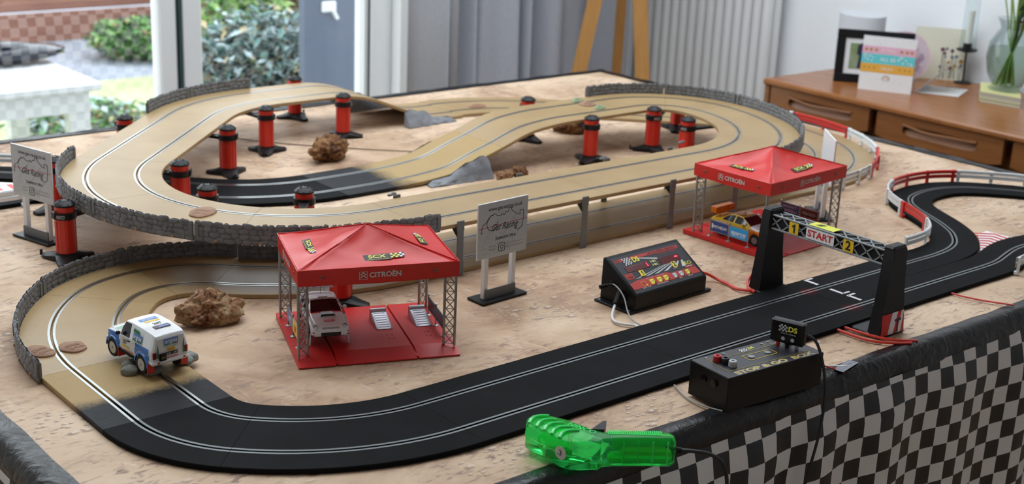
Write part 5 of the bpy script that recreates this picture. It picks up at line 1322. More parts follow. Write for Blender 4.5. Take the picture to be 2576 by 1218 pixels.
# ================================================================== sign boards
SIGN = noisy('sign_print', (.50, .52, .54), (.56, .58, .60), 9, .45, 0)
SLATE = pm('slate_print', (.30, .32, .35), .5)
INKB = pm('sign_ink', (.05, .06, .075), .5)
def sign(label, loc, rz, hw=.054, z0=.073, z1=.166):
    root = thing('sign_board', label, 'sign', loc, rz)
    MB().box((0, 0, .0018), (.098, .040, .0036), None, .001).build('base_plate', BLACKP, root)
    MB().box((0, -.006, .0115), (.066, .0020, .016)).build('base_panel', GREYP, root, 0)
    for x in (-.030, .030): MB().box((x, 0, .041), (.0085, .0085, .078), None, .0006).build('leg', WHITEP, root)
    MB().box((0, -.0055, (z0 + z1) / 2), (2 * hw, .0028, z1 - z0), None, .0005).build('board', WHITEP, root)
    M = face((0, -.0071, (z0 + z1) / 2), (1, 0, 0), (0, 0, 1)); hz = (z1 - z0) / 2
    plate(-hw + .0006, -hz + .0006, hw - .0006, hz - .0006, SIGN, root, M, 'board_face', .0002)
    tr = MB()
    for k in range(13):
        u0 = -hw + .004 + k * .0055; pts = [(u0 + .012 * t + .035 * t * t, -hz + .006 + .058 * t + .012 * math.sin(k) * t, .0001) for t in [i / 8 for i in range(9)]]
        pts = [q for q in pts if abs(q[0]) < hw - .002 and abs(q[1]) < hz - .002]
        for a, b in zip(pts[::1], pts[1::1]): tr.bar(a, Vector(a).lerp(Vector(b), .7), .0011, .00005, up=(0, 0, 1))
    tr.build('tyre_marks', pm('faint_print', (.42, .44, .46), .5), root, 0, M)
    text('www.get-racing.co.uk', .0092, INKB, root, M @ T(.004, hz - .0115, .0003), bold=.01, wmax=.074)
    # outline of an old racing car
    car = [(-.044, -.006), (-.047, -.0065), (-.044, .0065), (-.034, .0115), (-.028, .0205), (-.018, .0225), (-.014, .0185), (-.006, .0175), (-.003, .0205), (.001, .0175), (.006, .0225), (.010, .0215), (.012, .0275), (.016, .0275), (.018, .0225), (.030, .0145), (.036, .0125), (.036, .0195), (.044, .0195), (.0445, .006), (.041, -.009), (.033, -.0125), (.026, -.010)]
    wl = [(-.024 + .0115 * math.cos(t), .0080 + .0125 * math.sin(t)) for t in [PI * .45 + i * PI / 9 for i in range(15)]]
    lm_ = MB()
    for pts in (car, wl):
        for a, b in zip(pts, pts[1:]): lm_.bar((*a, 0), (*b, 0), .0009, .0002, up=(0, 0, 1))
    lm_.build('car_outline', INKB, root, 0, M @ T(0, .004, .0003))
    MB().bar((-hw + .001, .0015, 0), (hw - .002, .0045, 0), .0006, .0002, up=(0, 0, 1)).build('red_line', RED, root, 0, M @ T(0, .004, .0004))
    text('Get Racing', .0160, INKB, root, M @ T(.002, .003, .0005), shear=.45, wmax=.058, bold=.005)
    text('Scalextric Hire', .0076, INKB, root, M @ T(.006, -.0155, .0003), bold=.02, wmax=.044)
    text('Visit our', .0044, SLATE, root, M @ T(-.022, -.0275, .0003), wmax=.014); text('Website', .0044, SLATE, root, M @ T(-.022, -.0330, .0003), wmax=.014)
    ig = MB()
    for r0, w_ in ((.0068, .0011), (.0031, .0010)):
        n = 28; pr = []
        for i in range(n):
            t = 2 * PI * i / n; c, s = math.cos(t), math.sin(t); k = .38 if r0 > .005 else 1
            pr.append((r0 * math.copysign(abs(c) ** k, c), r0 * math.copysign(abs(s) ** k, s)))
        for a, b in zip(pr, pr[1:] + pr[:1]): ig.bar((*a, 0), (*b, 0), w_, .0002, up=(0, 0, 1))
    ig.cyl((.0042, .0042, 0), (.0042, .0042, .0001), .0008, n=8); ig.build('camera_icon', INKB, root, 0, M @ T(-.0015, -.0315, .0003))
    text('Tag us on instagram', .0040, SLATE, root, M @ T(.026, -.0275, .0003), wmax=.036); text('@get_racing.co.uk', .0046, SLATE, root, M @ T(.026, -.0330, .0003), wmax=.036)
    return root
sign('printed sign board on two white legs beside the tent with the white car', (.357, .3725, 0), .06)
sign('printed sign board on two white legs by the red pillars near the window', (-.139, 1.049, 0), -1.286)
sign('blank back of a sign board on white legs behind the second tent', (1.208, .392, 0), math.radians(230) - PI)
# ================================================================== lap counter
CASE = noisy('case_black', (.005, .005, .0055), (.007, .007, .0075), 300, .4, .12, .0003, spec=.25)
PANEL = pm('panel_charcoal', (.022, .024, .032), .42); PRED = pm('panel_red', (.50, .035, .025), .45); DISP = pm('display_red', (.10, .004, .006), .2); PWHT = pm('panel_white', (.62, .64, .64), .5); PDRK = pm('panel_dark_text', (.05, .01, .01), .5)
LED = pm('led_red', (.6, .01, .02), .4, Emission_Color=(1, .02, .06, 1), Emission_Strength=2.5)
def outlined_box(x, y, w_, h_, bg_, fg, parent, M, nm):
    plate(x - w_ / 2 - .0006, y - h_ / 2 - .0006, x + w_ / 2 + .0006, y + h_ / 2 + .0006, fg, parent, M, nm); plate(x - w_ / 2, y - h_ / 2, x + w_ / 2, y + h_ / 2, bg_, parent, M @ T(0, 0, .00012), nm)
root = thing('lap_counter', 'black wedge shaped lap counter with red displays and yellow buttons', 'lap counter', (.579, .2345, 0), math.radians(2.2))
hw = .087
prof = [(-.0385, .003), (-.0385, .0265), (-.0365, .0290), (.0300, .0715), (.0340, .0735), (.0385, .0715), (.0400, .003)]
m = MB(); n = len(prof); bz = .0018
def ring(x, k): return [(x, y * k[0] + k[1], z * k[2]) for y, z in prof]
rings = [[(-hw, y * .96, .003 + (z - .003) * .96) for y, z in prof], [(-hw + bz, y, z) for y, z in prof], [(hw - bz, y, z) for y, z in prof], [(hw, y * .96, .003 + (z - .003) * .96) for y, z in prof]]
vs = [p for r in rings for p in r]; fs = [tuple(range(n)), tuple(range(3 * n, 4 * n))[::-1]]
for r in range(3): fs += [(r * n + i, (r + 1) * n + i, (r + 1) * n + (i + 1) % n, r * n + (i + 1) % n) for i in range(n)]
m.add(vs, [f[::-1] for f in fs]); m.build('case', CASE, root, 30)
MB().box((0, 0, .0016), (.199, .082, .0032), None, .001).build('flange', CASE, root)
for x in (-.094, .094):
    for y in (-.033, .033): MB().cyl((x, y, .003), (x, y, .0037), .0018, n=10).build('screw', SILVER, root)
sl = Vector((0, .0665, .0425)).normalized(); F = face((0, -.0365, .0291), (1, 0, 0), sl) @ T(0, 0, .0003)
PW_, PH_ = .160, .0765
def pv(s, t): return (s - .5) * PW_, .002 + (t + .075) * PH_ * .93
plate(-.081, .001, .081, .0775, PANEL, root, F, 'face_panel'); F1 = F @ T(0, 0, .00025)
x, y = pv(.5, .868); plate(-.066, y - .0030, .074, y + .0030, PRED, root, F1, 'title_band'); F2 = F1 @ T(0, 0, .00025)
text('LAP COUNTER-CHRONO', .0050, PDRK, root, F2 @ T(.034, y, 0), bold=.02, wmax=.070); text('DIGITAL  SYSTEM', .0040, PRED, root, F1 @ T(.044, y - .0060, 0), wmax=.046)
for k in range(6): plate(-.0785 + k * .0022, y - .003, -.0775 + k * .0022, y + .003, PRED, root, F1, 'title_tick')
x, y = pv(.18, .80); checks(6, 5, .0030, [PWHT, BLACK], root, F2 @ T(x, y, 0)); x, y = pv(.30, .80); text('DS', .0135, LEMON, root, F2 @ T(x, y, 0), bold=.035, wmax=.015); text('ElectronicRacingProducts', .0026, PWHT, root, F2 @ T(x - .008, y - .0105, 0), wmax=.030)
for (s0, t0, s1, t1), led in (((.09, .505, .42, .675), (.395, .59, .0010, .0070)), ((.585, .475, .885, .67), (.835, .60, .0065, .0020))):
    a, b = pv(s0, t0), pv(s1, t1); plate(a[0], a[1], b[0], b[1], DISP, root, F2, 'display'); q = pv(led[0], led[1])
    MB().box((q[0], q[1], .0003), (led[2], led[3], .0003)).build('led_segment', LED, root, 0, F2 @ T(0, 0, .0002))
for s, t in ((.498, .63), (.496, .53)):
    q = pv(s, t); MB().cyl((*q, 0), (*q, .0006), .0026, n=14).build('pilot_lamp', SILVER, root, 30, F2)
    for sg in (-1, 1): MB().bar((q[0] + sg * .0042, q[1] - .002, .0002), (q[0] + sg * .0042, q[1] + .002, .0002), .0008, .0002, up=(0, 0, 1)).bar((q[0] + sg * .0058, q[1] - .0026, .0002), (q[0] + sg * .0058, q[1] + .0026, .0002), .0008, .0002, up=(0, 0, 1)).build('lamp_arc', LEMON, root, 0, F2)
# perspective road of white stripes
for k, (sb, st) in enumerate(((.12, .62), (.26, .67), (.40, .72), (.54, .77), (.68, .82), (.82, .87))):
    b0, t0 = pv(sb, .29), pv(st, .47); w0, w1 = .0058, .0030
    MB().add([(b0[0], b0[1], 0), (b0[0] + w0 * 1.6, b0[1], 0), (t0[0] + w1, t0[1], 0), (t0[0] - w1 * .2, t0[1], 0)], [(0, 1, 2, 3)]).build('road_stripe', PWHT, root, 0, F1 @ T(0, 0, .0002))
a, b = pv(.33, .80), pv(.585, .68); MB().add([(a[0], a[1] + .001, 0), (b[0], b[1] - .0015, 0), (b[0], b[1] + .0015, 0), (a[0], a[1] + .0025, 0)], [(0, 1, 2, 3)]).build('road_stripe', PWHT, root, 0, F1 @ T(0, 0, .0002))
for s, t, d in ((.252, .40, '1'), (.735, .40, '2')):
    q = pv(s, t); outlined_box(q[0], q[1], .0098, .0115, LEMON, PRED, root, F2 @ T(0, 0, .0002), 'lane_badge'); (digit_one(.0088, BLACK, root, F2 @ T(q[0] + .0008, q[1], .0006)) if d == '1' else text(d, .0125, BLACK, root, F2 @ T(q[0], q[1], .0006), bold=.03)); MB().cyl((q[0] - .005, q[1] - .0045, 0), (q[0] - .005, q[1] - .0045, .0001), .0021, n=12).build('badge_dot', YEL, root, 0, F2 @ T(0, 0, .0008))
q = pv(.91, .345); text('PRO', .0098, LEMON, root, F2 @ T(*q, 0), wmax=.021); q = pv(.91, .255); plate(q[0] - .0095, q[1] - .002, q[0] + .0095, q[1] + .002, PRED, root, F1, 'series_band'); text('SERIES', .0034, PWHT, root, F2 @ T(*q, 0), wmax=.015)
q = pv(.07, .395); outlined_box(q[0], q[1], .016, .0105, PRED, PRED, root, F1, 'model_badge'); text('DS-300', .0052, PDRK, root, F2 @ T(q[0], q[1] - .002, .0002), bold=.03, wmax=.012); text('MODEL', .0032, PDRK, root, F2 @ T(q[0], q[1] + .0033, .0002), wmax=.010)
R0 = [pv(.0, .02), pv(.0, .20), pv(.12, .25), pv(.56, .25), pv(.60, .205), pv(.98, .205), pv(1.0, .02)]
MB().add([(*q, 0) for q in R0[::-1]], [tuple(range(7))]).build('red_field', PRED, root, 0, F1 @ T(0, 0, .00015))
for k, s in enumerate((.175, .30, .41, .505, .64, .737, .836)):
    q = pv(s, .115); outlined_box(q[0], q[1], .0085, .0090, PRED if k == 0 else (PWHT if k in (4, 5) else LEMON), YEL if k < 4 else PDRK, root, F2 @ T(0, 0, .0001), 'button'); MB().cyl((q[0] + .0040, q[1] - .0038, 0), (q[0] + .0040, q[1] - .0038, .0001), .0018, n=12).build('button_dot', YEL if k == 0 else BLACK, root, 0, F2 @ T(0, 0, .0005))
    text(('ON', 'MODE', 'PROG', 'SET', 'F1', 'F2', 'M')[k], .0030, PDRK, root, F2 @ T(q[0], q[1] + .0004, .0005), wmax=.0055)
for s, tx, w_ in ((.175, 'START / STOP', .019), (.41, 'PROGRAMMATION', .026), (.69, 'DATA', .007), (.836, 'MEMORY', .012)): q = pv(s, .0); text(tx, .0031, PWHT, root, F2 @ T(*q, .0003), wmax=w_)
q = pv(.36, .205); text('Day / Laps / F', .0024, PWHT, root, F2 @ T(q[0] - .01, q[1] + .0015, .0003), wmax=.017); text('1-10-100   SOUND', .0024, PWHT, root, F2 @ T(q[0] + .014, q[1] + .0015, .0003), wmax=.020)
# sockets
MB().cyl((-hw - .004, .014, .034), (-hw + .002, .014, .034), .0052, n=16).cyl((-hw - .003, -.012, .018), (-hw + .002, -.012, .018), .0075, n=16).build('socket', BLACKM, root)
MB().cyl((hw - .002, .016, .022), (hw + .004, .016, .022), .0055, n=16).build('socket', BLACKM, root)
def w2(x, y, z): c, s = math.cos(math.radians(2.2)), math.sin(math.radians(2.2)); return (.579 + c * x - s * y, .2345 + s * x + c * y, z)
CWH, CGR, CRD, CBK = pm('cable_white', (.68, .68, .68), .45), pm('cable_grey', (.32, .32, .30), .45), pm('cable_red', (.62, .045, .025), .4), pm('cable_black', (.012, .012, .012), .5)
def cable(label, mat, pts, r, plug=None, plugr=.004, plugl=.016, pmat=None, both=False):
    root = thing('cable', label, 'cable'); MB().tube(pts, r, 8, 8).build('wire', mat, root)
    if plug:
        a, d = Vector(pts[0]), (Vector(pts[0]) - Vector(pts[1])).normalized(); m = MB()
        m.cyl(a - d * plugl * .5, a + d * plugl, plugr * .8, plugr, 14)
        for k in range(4): m.cyl(a - d * (.003 + .003 * k), a - d * (.0045 + .003 * k), plugr * (.75 - .1 * k), n=12)
        m.build('plug', pmat or BLACKM, root, 40)
    return root
cable('thick white cable looping from the lower socket of the lap counter to the track', CWH, [w2(-.103, -.014, .018), (.468, .212, .012), (.448, .196, .004), (.436, .178, .003), (.438, .162, .003), (.450, .146, .003), (.4460, .1372, .004)], .0023, True, .0055, .018)
cable('thin grey twin cable draped from the upper socket of the lap counter', CGR, [w2(-.104, .014, .034), (.487, .240, .036), (.484, .222, .034), (.481, .205, .024), (.472, .187, .010), (.462, .165, .004), (.4555, .1375, .004)], .0012, True, .0036, .009)
cable('red cable running from the side of the lap counter to the gantry foot', CRD, [w2(.099, .016, .022), (.710, .240, .012), (.722, .222, .004), (.722, .200, .003), (.716, .176, .003), (.727, .156, .003), (.743, .150, .004)], .0026, True, .0052, .016, CRD)
cable('red cable loop standing up against the foot of the start gantry', CRD, [(.730, .146, .003), (.733, .160, .004), (.745, .176, .008), (.757, .180, .016), (.762, .172, .024)], .0024)
cable('red cable from under the track to the table edge beside the gantry', CRD, [(.706, -.040, .003), (.707, -.075, .003), (.712, -.104, .003), (.730, -.130, .004), (.752, -.150, .006)], .0024)
cable('second red cable from under the track lying closer to the gantry foot', CRD, [(.724, -.040, .003), (.727, -.072, .003), (.735, -.105, .003), (.748, -.128, .004), (.768, -.150, .006)], .0024)
cable('thin red cable leaving the grid piece towards the table edge', CRD, [(1.015, -.040, .003), (1.017, -.065, .003), (1.030, -.100, .003), (1.046, -.145, .006)], .0016)

# ================================================================== stop and go box
bx, by, br = .418, -.1255, math.radians(-4); BWd, BDp, BHt = .184, .075, .050
root = thing('control_box', 'long black control box with yellow lettering on the front table edge', 'control box', (bx, by, .003), br)
MB().box((0, 0, BHt / 2), (BWd, BDp, BHt), None, .0008).build('case', CASE, root)
F = face((0, 0, BHt + .0002), (1, 0, 0), (0, 1, 0)); BTOP = pm('box_top_charcoal', (.028, .028, .036), .38)
plate(-BWd / 2 + .001, -BDp / 2 + .001, BWd / 2 - .001, BDp / 2 - .001, BTOP, root, F, 'top_panel')
F1 = F @ T(0, 0, .0002)
bs = lambda s, t: ((s - .5) * BWd, (t - .5) * BDp)
YT = pm('gold_lettering', (.60, .42, .04), .4); YL = pm('gold_line', (.42, .33, .03), .4); WL = pm('pale_line', (.5, .5, .52), .5)
q = bs(.51, .095); text('STOP & GO  BOX', .0130, WL, root, F1 @ T(*q, 0), bold=.055, wmax=.150); text('STOP & GO  BOX', .0128, YT, root, F1 @ T(*q, .0002), bold=.01, wmax=.147)
def line(pts, mat, nm, w_=.0007, closed=False):
    m = MB(); P_ = pts + (pts[:1] if closed else [])
    for a, b in zip(P_, P_[1:]): m.bar((*a, 0), (*b, 0), w_, .0002, up=(0, 0, 1))
    m.build(nm, mat, root, 0, F1 @ T(0, 0, .0001))
line([bs(.95, .2), bs(.09, .23), bs(.10, .76), bs(.88, .75)], YL, 'gold_line'); line([bs(.385, .64), bs(.665, .63), bs(.675, .60), bs(.675, .44), bs(.66, .42), bs(.40, .41), bs(.385, .44)], YT, 'gold_frame', .0011, True)
for s in (.44, .612): q = bs(s, .528); MB().cyl((*q, 0), (*q, .0010), .0048, n=20).build('lamp', pm('lamp_grey', (.28, .28, .28), .3), root, 30, F1)
q = bs(.505, .84); checks(7, 4, .0022, [PWHT, BLACK], root, F1 @ T(q[0] - .004, q[1], .0002)); text('DS', .0085, LEMON, root, F1 @ T(q[0] + .011, q[1] + .001, .0002), bold=.03, wmax=.010); text('ElectronicRacingProducts', .0024, WL, root, F1 @ T(q[0] + .004, q[1] - .006, .0002), wmax=.022)
for s, tx in ((.12, 'GUARD'), (.22, 'ON'), (.30, 'OUT'), (.70, 'OUT'), (.77, 'IN'), (.84, 'GUARD')):
    q = bs(s, .90); MB().cyl((*q, 0), (*q, .0006), .0022, n=12).build('screw', pm('lamp_grey', (.28, .28, .28), .3), root, 30, F1); text(tx, .0026, YT, root, F1 @ T(q[0], q[1] - .0045, .0002), wmax=.002 * len(tx))
text('Control', .0036, PWHT, root, F1 @ T(bs(.80, .80)[0], bs(.80, .80)[1], .0002), wmax=.011)
for s, t, c, nm in ((.155, .70, (.50, .02, .02), 'red_socket'), (.175, .54, (.012, .012, .014), 'black_socket'), (.185, .375, (.45, .46, .46), 'grey_socket'), (.90, .68, (.50, .02, .02), 'red_socket')):
    q = bs(s, t); MB().lathe([(.0058, 0), (.0062, .001), (.0058, .0078), (.0050, .0086), (.0026, .0086), (.0022, .005), (0, .005)], 20, T(*q, 0)).build(nm, pm(nm + '_plastic', c, .3), root, 40, F1)
for y in (.008, -.012): MB().cyl((-BWd / 2 - .003, y, .034), (-BWd / 2 + .001, y, .034), .0052, n=18).cyl((-BWd / 2 - .0036, y, .034), (-BWd / 2 - .0028, y, .034), .0026, n=12).build('side_socket', BLACKG, root)
# plug-in module standing on the box
mo = thing('plug_in_module', 'small black module with yellow DS lettering plugged upright into the control box', 'module', (.4785, -.1265, .0532), math.radians(-72))
MB().box((0, 0, .0235), (.050, .0125, .034), None, .0022).build('case', BLACKG, mo)
for x in (-.014, .000, .014): MB().cyl((x, 0, 0), (x, 0, .0075), .0028, n=12).build('pin', BLACKM if x == 0 else (RED if x < 0 else pm('lamp_grey', (.28, .28, .28), .3)), mo)
Fm = face((0, -.0064, .0235), (1, 0, 0), (0, 0, 1)); checks(5, 4, .0026, [PWHT, BLACK], mo, Fm @ T(-.006, .006, .0002)); text('DS', .0105, LEMON, mo, Fm @ T(.008, .0055, .0002), bold=.035, wmax=.013); text('ElectronicRacing', .0028, PWHT, mo, Fm @ T(.002, -.0015, .0002), wmax=.022)
for x in (-.005, .009): MB().cyl((x, -.0095, 0), (x, -.0095, .0005), .0028, n=16).build('button', WL, mo, 30, Fm)
cable('black cable drooping from the plug-in module over the chequered skirt', CBK, [(.487, -.152, .078), (.492, -.166, .070), (.494, -.180, .040), (.490, -.192, .0), (.480, -.196, -.06), (.462, -.192, -.16), (.45, -.192, -.3)], .0022)
cable('twisted red cable from the control box to the black edging', CRD, [(.508, -.118, .030), (.525, -.120, .031), (.541, -.124, .022), (.556, -.136, .010), (.566, -.150, .007)], .0012)
cable('white cable lying behind the end of the control box', CWH, [(.500, -.100, .004), (.535, -.112, .003), (.565, -.128, .004), (.590, -.152, .006)], .0018)
cable('grey twin cable coming out beneath the control box', CGR, [(.335, -.050, .0025), (.320, -.085, .002), (.316, -.108, .002), (.318, -.130, .003), (.322, -.152, .005)], .0012)
root = thing('tape_strip', 'strip of clear tape on the black edging behind the control box', 'tape', (.59, -.150, .0062), .2)
MB().box((0, 0, 0), (.050, .016, .0004)).build('tape', pm('clear_tape', (.16, .17, .2), .12), root, 0)

# ================================================================== start gantry
root = thing('start_gantry', 'black start gantry with lattice beam bridging the front straight', 'gantry', (.765, .03, 0))
def gleg(y, sgn, nm):
    m = MB(); pr = [(0, .032, .012), (.006, .031, .0115), (.07, .023, .0095), (.138, .018, .0085), (.143, .016, .007)]
    vs = []
    for z, a, b in pr: vs += [(-a, -b, z), (a, -b, z), (a, b, z), (-a, b, z)]
    fs = [(4 * i + k, 4 * i + (k + 1) % 4, 4 * i + 4 + (k + 1) % 4, 4 * i + 4 + k) for i in range(4) for k in range(4)] + [(3, 2, 1, 0), (16, 17, 18, 19)]
    m.add(vs, fs, 0, T(0, y, 0)); lg = m.build('leg', BLACKP, root, 25)
    MB().box((.0, y - sgn * .022, .003), (.068, .034, .006), None, .001).build('foot', BLACKP, root)
    return lg
gleg(-.122, -1, 'near'); gleg(.122, 1, 'far')
MB().box((0, 0, .0024), (.05, .2, .0020)).build('under_plate', BLACKP, root, 0)
# sticker on the outer face of the leg that faces the table edge
yo = -.122 - .0119; vl = face((0, yo, .0), (1, 0, 0), (0, .033, 1))
for k, (a, b) in enumerate(((-.030, -.012), (-.012, .002), (.002, .012), (.012, .021), (.021, .030))):
    MB().add([(a + (.0 if k else 0), .003, .0006), (b, .003, .0006), (min(b + .009, .0268), .038, .0006), (min(a + .009, .0268) if k else -.0268, .038, .0006)], [(0, 1, 2, 3)]).build('sticker_stripe', RED if k % 2 == 0 else WHITE, root, 0, vl)
plate(-.0285, .003, -.020, .038, RED, root, vl @ T(0, 0, .0004), 'sticker_stripe'); plate(.004, .022, .020, .0262, BLACK, root, vl @ T(0, 0, .0010), 'sticker_slot'); plate(.0105, .004, .0140, .022, BLACK, root, vl @ T(0, 0, .0010), 'sticker_slot')
# lattice beam: left face towards the driver
LATT = pm('lattice_grey', (.26, .28, .29), .45)
z0, z1, xf, L_ = .113, .136, -.0125, .235
MB().box((0, 0, (z0 + z1) / 2), (.0225, L_, z1 - z0 - .003)).build('beam_core', BLACKM, root, 0)
m = MB()
for z, x in ((z0, xf), (z1, xf), (z1, .0125), (z0, .0125)): m.cyl((x, -L_ / 2, z), (x, L_ / 2, z), .0017, n=8)
n = 9; s = L_ / n
for k in range(n):
    a, b = -L_ / 2 + s * k, -L_ / 2 + s * (k + 1)
    for (p_, q_) in (((a, z0), (b, z1)), ((a, z1), (b, z0))): m.bar((xf, p_[0], p_[1]), (xf, q_[0], q_[1]), .0022, .0012, up=(1, 0, 0)); m.bar((-xf, p_[0], p_[1]), (-xf, q_[0], q_[1]), .0022, .0012, up=(1, 0, 0))
    m.bar((xf, a, z1), (-xf, b, z1), .0022, .0012); m.bar((-xf, a, z1), (xf, b, z1), .0022, .0012)
m.build('lattice', LATT, root, 40)
Fb = face((xf - .0017, 0, (z0 + z1) / 2), (0, -1, 0), (0, 0, 1))
plate(-.075, -.0095, -.056, .0098, YEL, root, Fb @ T(0, 0, .0002), 'number_plate'); digit_one(.0150, BLACK, root, Fb @ T(-.0645, 0, .0005))
plate(.034, -.0095, .054, .0098, YEL, root, Fb @ T(0, 0, .0002), 'number_plate'); text('2', .021, BLACK, root, Fb @ T(.044, 0, .0005), bold=.03)
plate(-.040, -.0085, .016, .0098, WHITE, root, Fb @ T(0, 0, .0002), 'start_plate'); text('START', .0155, RED, root, Fb @ T(-.012, .0005, .0005), bold=.03, wmax=.050)
Ft = face((0, 0, z1 + .0022), (0, -1, 0), (1, 0, 0)); plate(-.040, -.011, .010, .011, pm('lime_print', (.70, .72, .06), .5), root, Ft @ T(0, 0, .0002), 'top_sticker')
for k in range(3): MB().bar((-.030 + k * .004, -.005, 0), (-.024 + k * .004, .006, 0), .0018, .0002, up=(0, 0, 1)).build('sticker_mark', BLACK, root, 0, Ft @ T(0, 0, .0005))
MB().box((0, .121, .129), (.034, .020, .034), None, .003).build('end_cap', BLACKP, root); MB().box((0, -.121, .129), (.034, .020, .034), None, .003).build('end_cap', BLACKP, root)
# timing sensor glow in the slots under the gantry is a small red lamp in the beam
for y in (.06, -.03):
    sl_ = MB().cyl((.009, y, .1128), (.009, y, .1150), .0025, n=10).build('sensor_lamp', LED, root)
    sp = bpy.data.lights.new('sensor_light', 'SPOT'); sp.energy = .8; sp.color = (1, .02, .05); sp.spot_size = math.radians(22); sp.spot_blend = 1.0; sp.shadow_soft_size = .002
    so_ = bpy.data.objects.new('sensor_light', sp); COL.objects.link(so_); so_.parent = sl_; so_.location = (.010, y, .1122); so_.rotation_euler = (0, math.radians(-14), 0)

# ================================================================== hand controller
def green_mat(name, col, tr):
    m = pm(name, col, .08, 0, .5, Transmission_Weight=tr, IOR=1.25); return m
GRN = green_mat('clear_green', (.05, .95, .20), .85); GRI = pm('green_inner', (.03, .70, .10), .35); YIN = pm('controller_yellow', (.55, .62, .05), .4)
root = thing('hand_controller', 'translucent green pistol grip throttle lying on the front edge of the table', 'controller', (.12, -.115, .0042), math.radians(-38))
OUT = [(-.0875, -.034), (-.0865, -.0204), (-.0794, -.0100), (-.068, -.0085), (-.0515, -.0133), (-.0352, -.022), (-.022, -.0325), (-.0116, -.0414), (-.0028, -.0500), (.0079, -.0550), (.0300, -.0505), (.0473, -.0480), (.0700, -.0490), (.0880, -.0520), (.0945, -.0580), (.0945, -.0690), (.0900, -.0740), (.055, -.0745), (.021, -.0770), (.006, -.0800), (.0008, -.0880), (-.0075, -.0875), (-.024, -.0905), (-.0374, -.0890), (-.049, -.0820), (-.060, -.0680), (-.075, -.0520)]
def inset(P_, d):
    n = len(P_); out = []
    for i in range(n):
        a, b, c = Vector(P_[i - 1]), Vector(P_[i]), Vector(P_[(i + 1) % n]); t1, t2 = (b - a).normalized(), (c - b).normalized()
        n1, n2 = Vector((t1.y, -t1.x)), Vector((t2.y, -t2.x)); nn = (n1 + n2); nn = nn.normalized() if nn.length > 1e-6 else n1; out.append(b - nn * -d if False else b + nn * d)
    return out
ar_ = sum(OUT[i - 1][0] * OUT[i][1] - OUT[i][0] * OUT[i - 1][1] for i in range(len(OUT)))
if ar_ > 0: OUT = OUT[::-1]
def shell(levels, name, mat, parent, cap=True):
    m = MB(); n = len(OUT); vs = []
    for z, d in levels: vs += [(p.x, p.y, z) for p in inset(OUT, d)]
    fs = [(i * n + k, i * n + (k + 1) % n, (i + 1) * n + (k + 1) % n, (i + 1) * n + k) for i in range(len(levels) - 1) for k in range(n)]
    fs = [f[::-1] for f in fs]; fs += [tuple(range(n)), tuple(range((len(levels) - 1) * n, len(levels) * n))[::-1]]
    m.add(vs, fs); return m.build(name, mat, parent, 50)
sh = shell([(0, .0045), (.0025, .0015), (.006, .0), (.0185, 0), (.0190, -.0008), (.0200, -.0008), (.0205, 0), (.033, 0), (.0365, .0018), (.0385, .0050)], 'shell', GRN, root)
MB().box((-.050, -.050, .0140), (.034, .040, .016), Rz(0), .003).build('coil_block', GRI, root); MB().box((.050, -.0625, .0090), (.080, .018, .010), None, .003).box((.052, -.0560, .0240), (.072, .003, .016)).build('inner_frame', GRI, root)
MB().box((.058, -.0615, .0150), (.062, .014, .014), None, .003).box((-.045, -.048, .012), (.03, .03, .012), None, .002).build('inner_wiring', YIN, root)
GRO = pm('green_ridge', (.06, .80, .18), .12)
for k in range(5):
    c = Vector((-.0715 + .0088 * k, -.0290 - .0098 * k)); d = Vector((.62, .55)).normalized(); pts = [c + d * (t - .5) * .034 + Vector((-.004, .004)) * math.sin(PI * t) for t in [i / 6 for i in range(7)]]
    MB().tube([(p.x, p.y, .0392 + .0018 * math.sin(PI * i / 6)) for i, p in enumerate(pts)], .0022, 8, 3).build('louvre', GRO, root)
for k in range(26):
    x = .012 + k * .0026; MB().box((x, -.0585, .0388), (.0013, .012, .0006)).build('grip_rib', GRO, root, 0)
text('NINCO', .0120, GRO, root, face((-.0195, -.050, .0390), (.78, -.62, 0), (.62, .78, 0)), bold=.02, wmax=.040, ext=.0005)
st_ = MB().cyl((0, 0, 0), (0, 0, .0006), .0085, n=24).build('number_sticker', pm('sticker_cream', (.62, .58, .52), .6), root, 30, face((-.0468, -.0838, .0215), (.72, -.70, 0), (0, 0, 1)))
text('3', .010, BLACK, root, face((-.0468, -.0838, .0215), (.72, -.70, 0), (0, 0, 1)) @ T(0, 0, .0010), bold=.01)
MB().add([(-.008, -.050, .026), (.008, -.026, .026), (.013, -.0245, .026), (.008, -.050, .026), (-.008, -.050, .038), (.008, -.026, .038), (.013, -.0245, .038), (.008, -.050, .038)], [(0, 1, 2, 3)[::-1], (4, 5, 6, 7), (0, 1, 5, 4), (1, 2, 6, 5), (2, 3, 7, 6), (3, 0, 4, 7)]).build('trigger', BLACKP, root, 0)
for k in range(4): MB().cyl((.030 + k * .018, -.0740, .004), (.030 + k * .018, -.0740, .034), .0011, n=6).build('moulded_rib', GRO, root, 0)
cable('black cable leaving the green controller and hanging over the skirt', CBK, [(.1585, -.2215, .022), (.176, -.2355, .021), (.198, -.246, .014), (.216, -.252, -.004), (.224, -.254, -.04), (.224, -.250, -.10), (.218, -.244, -.2)], .0026, True, .0048, .014)

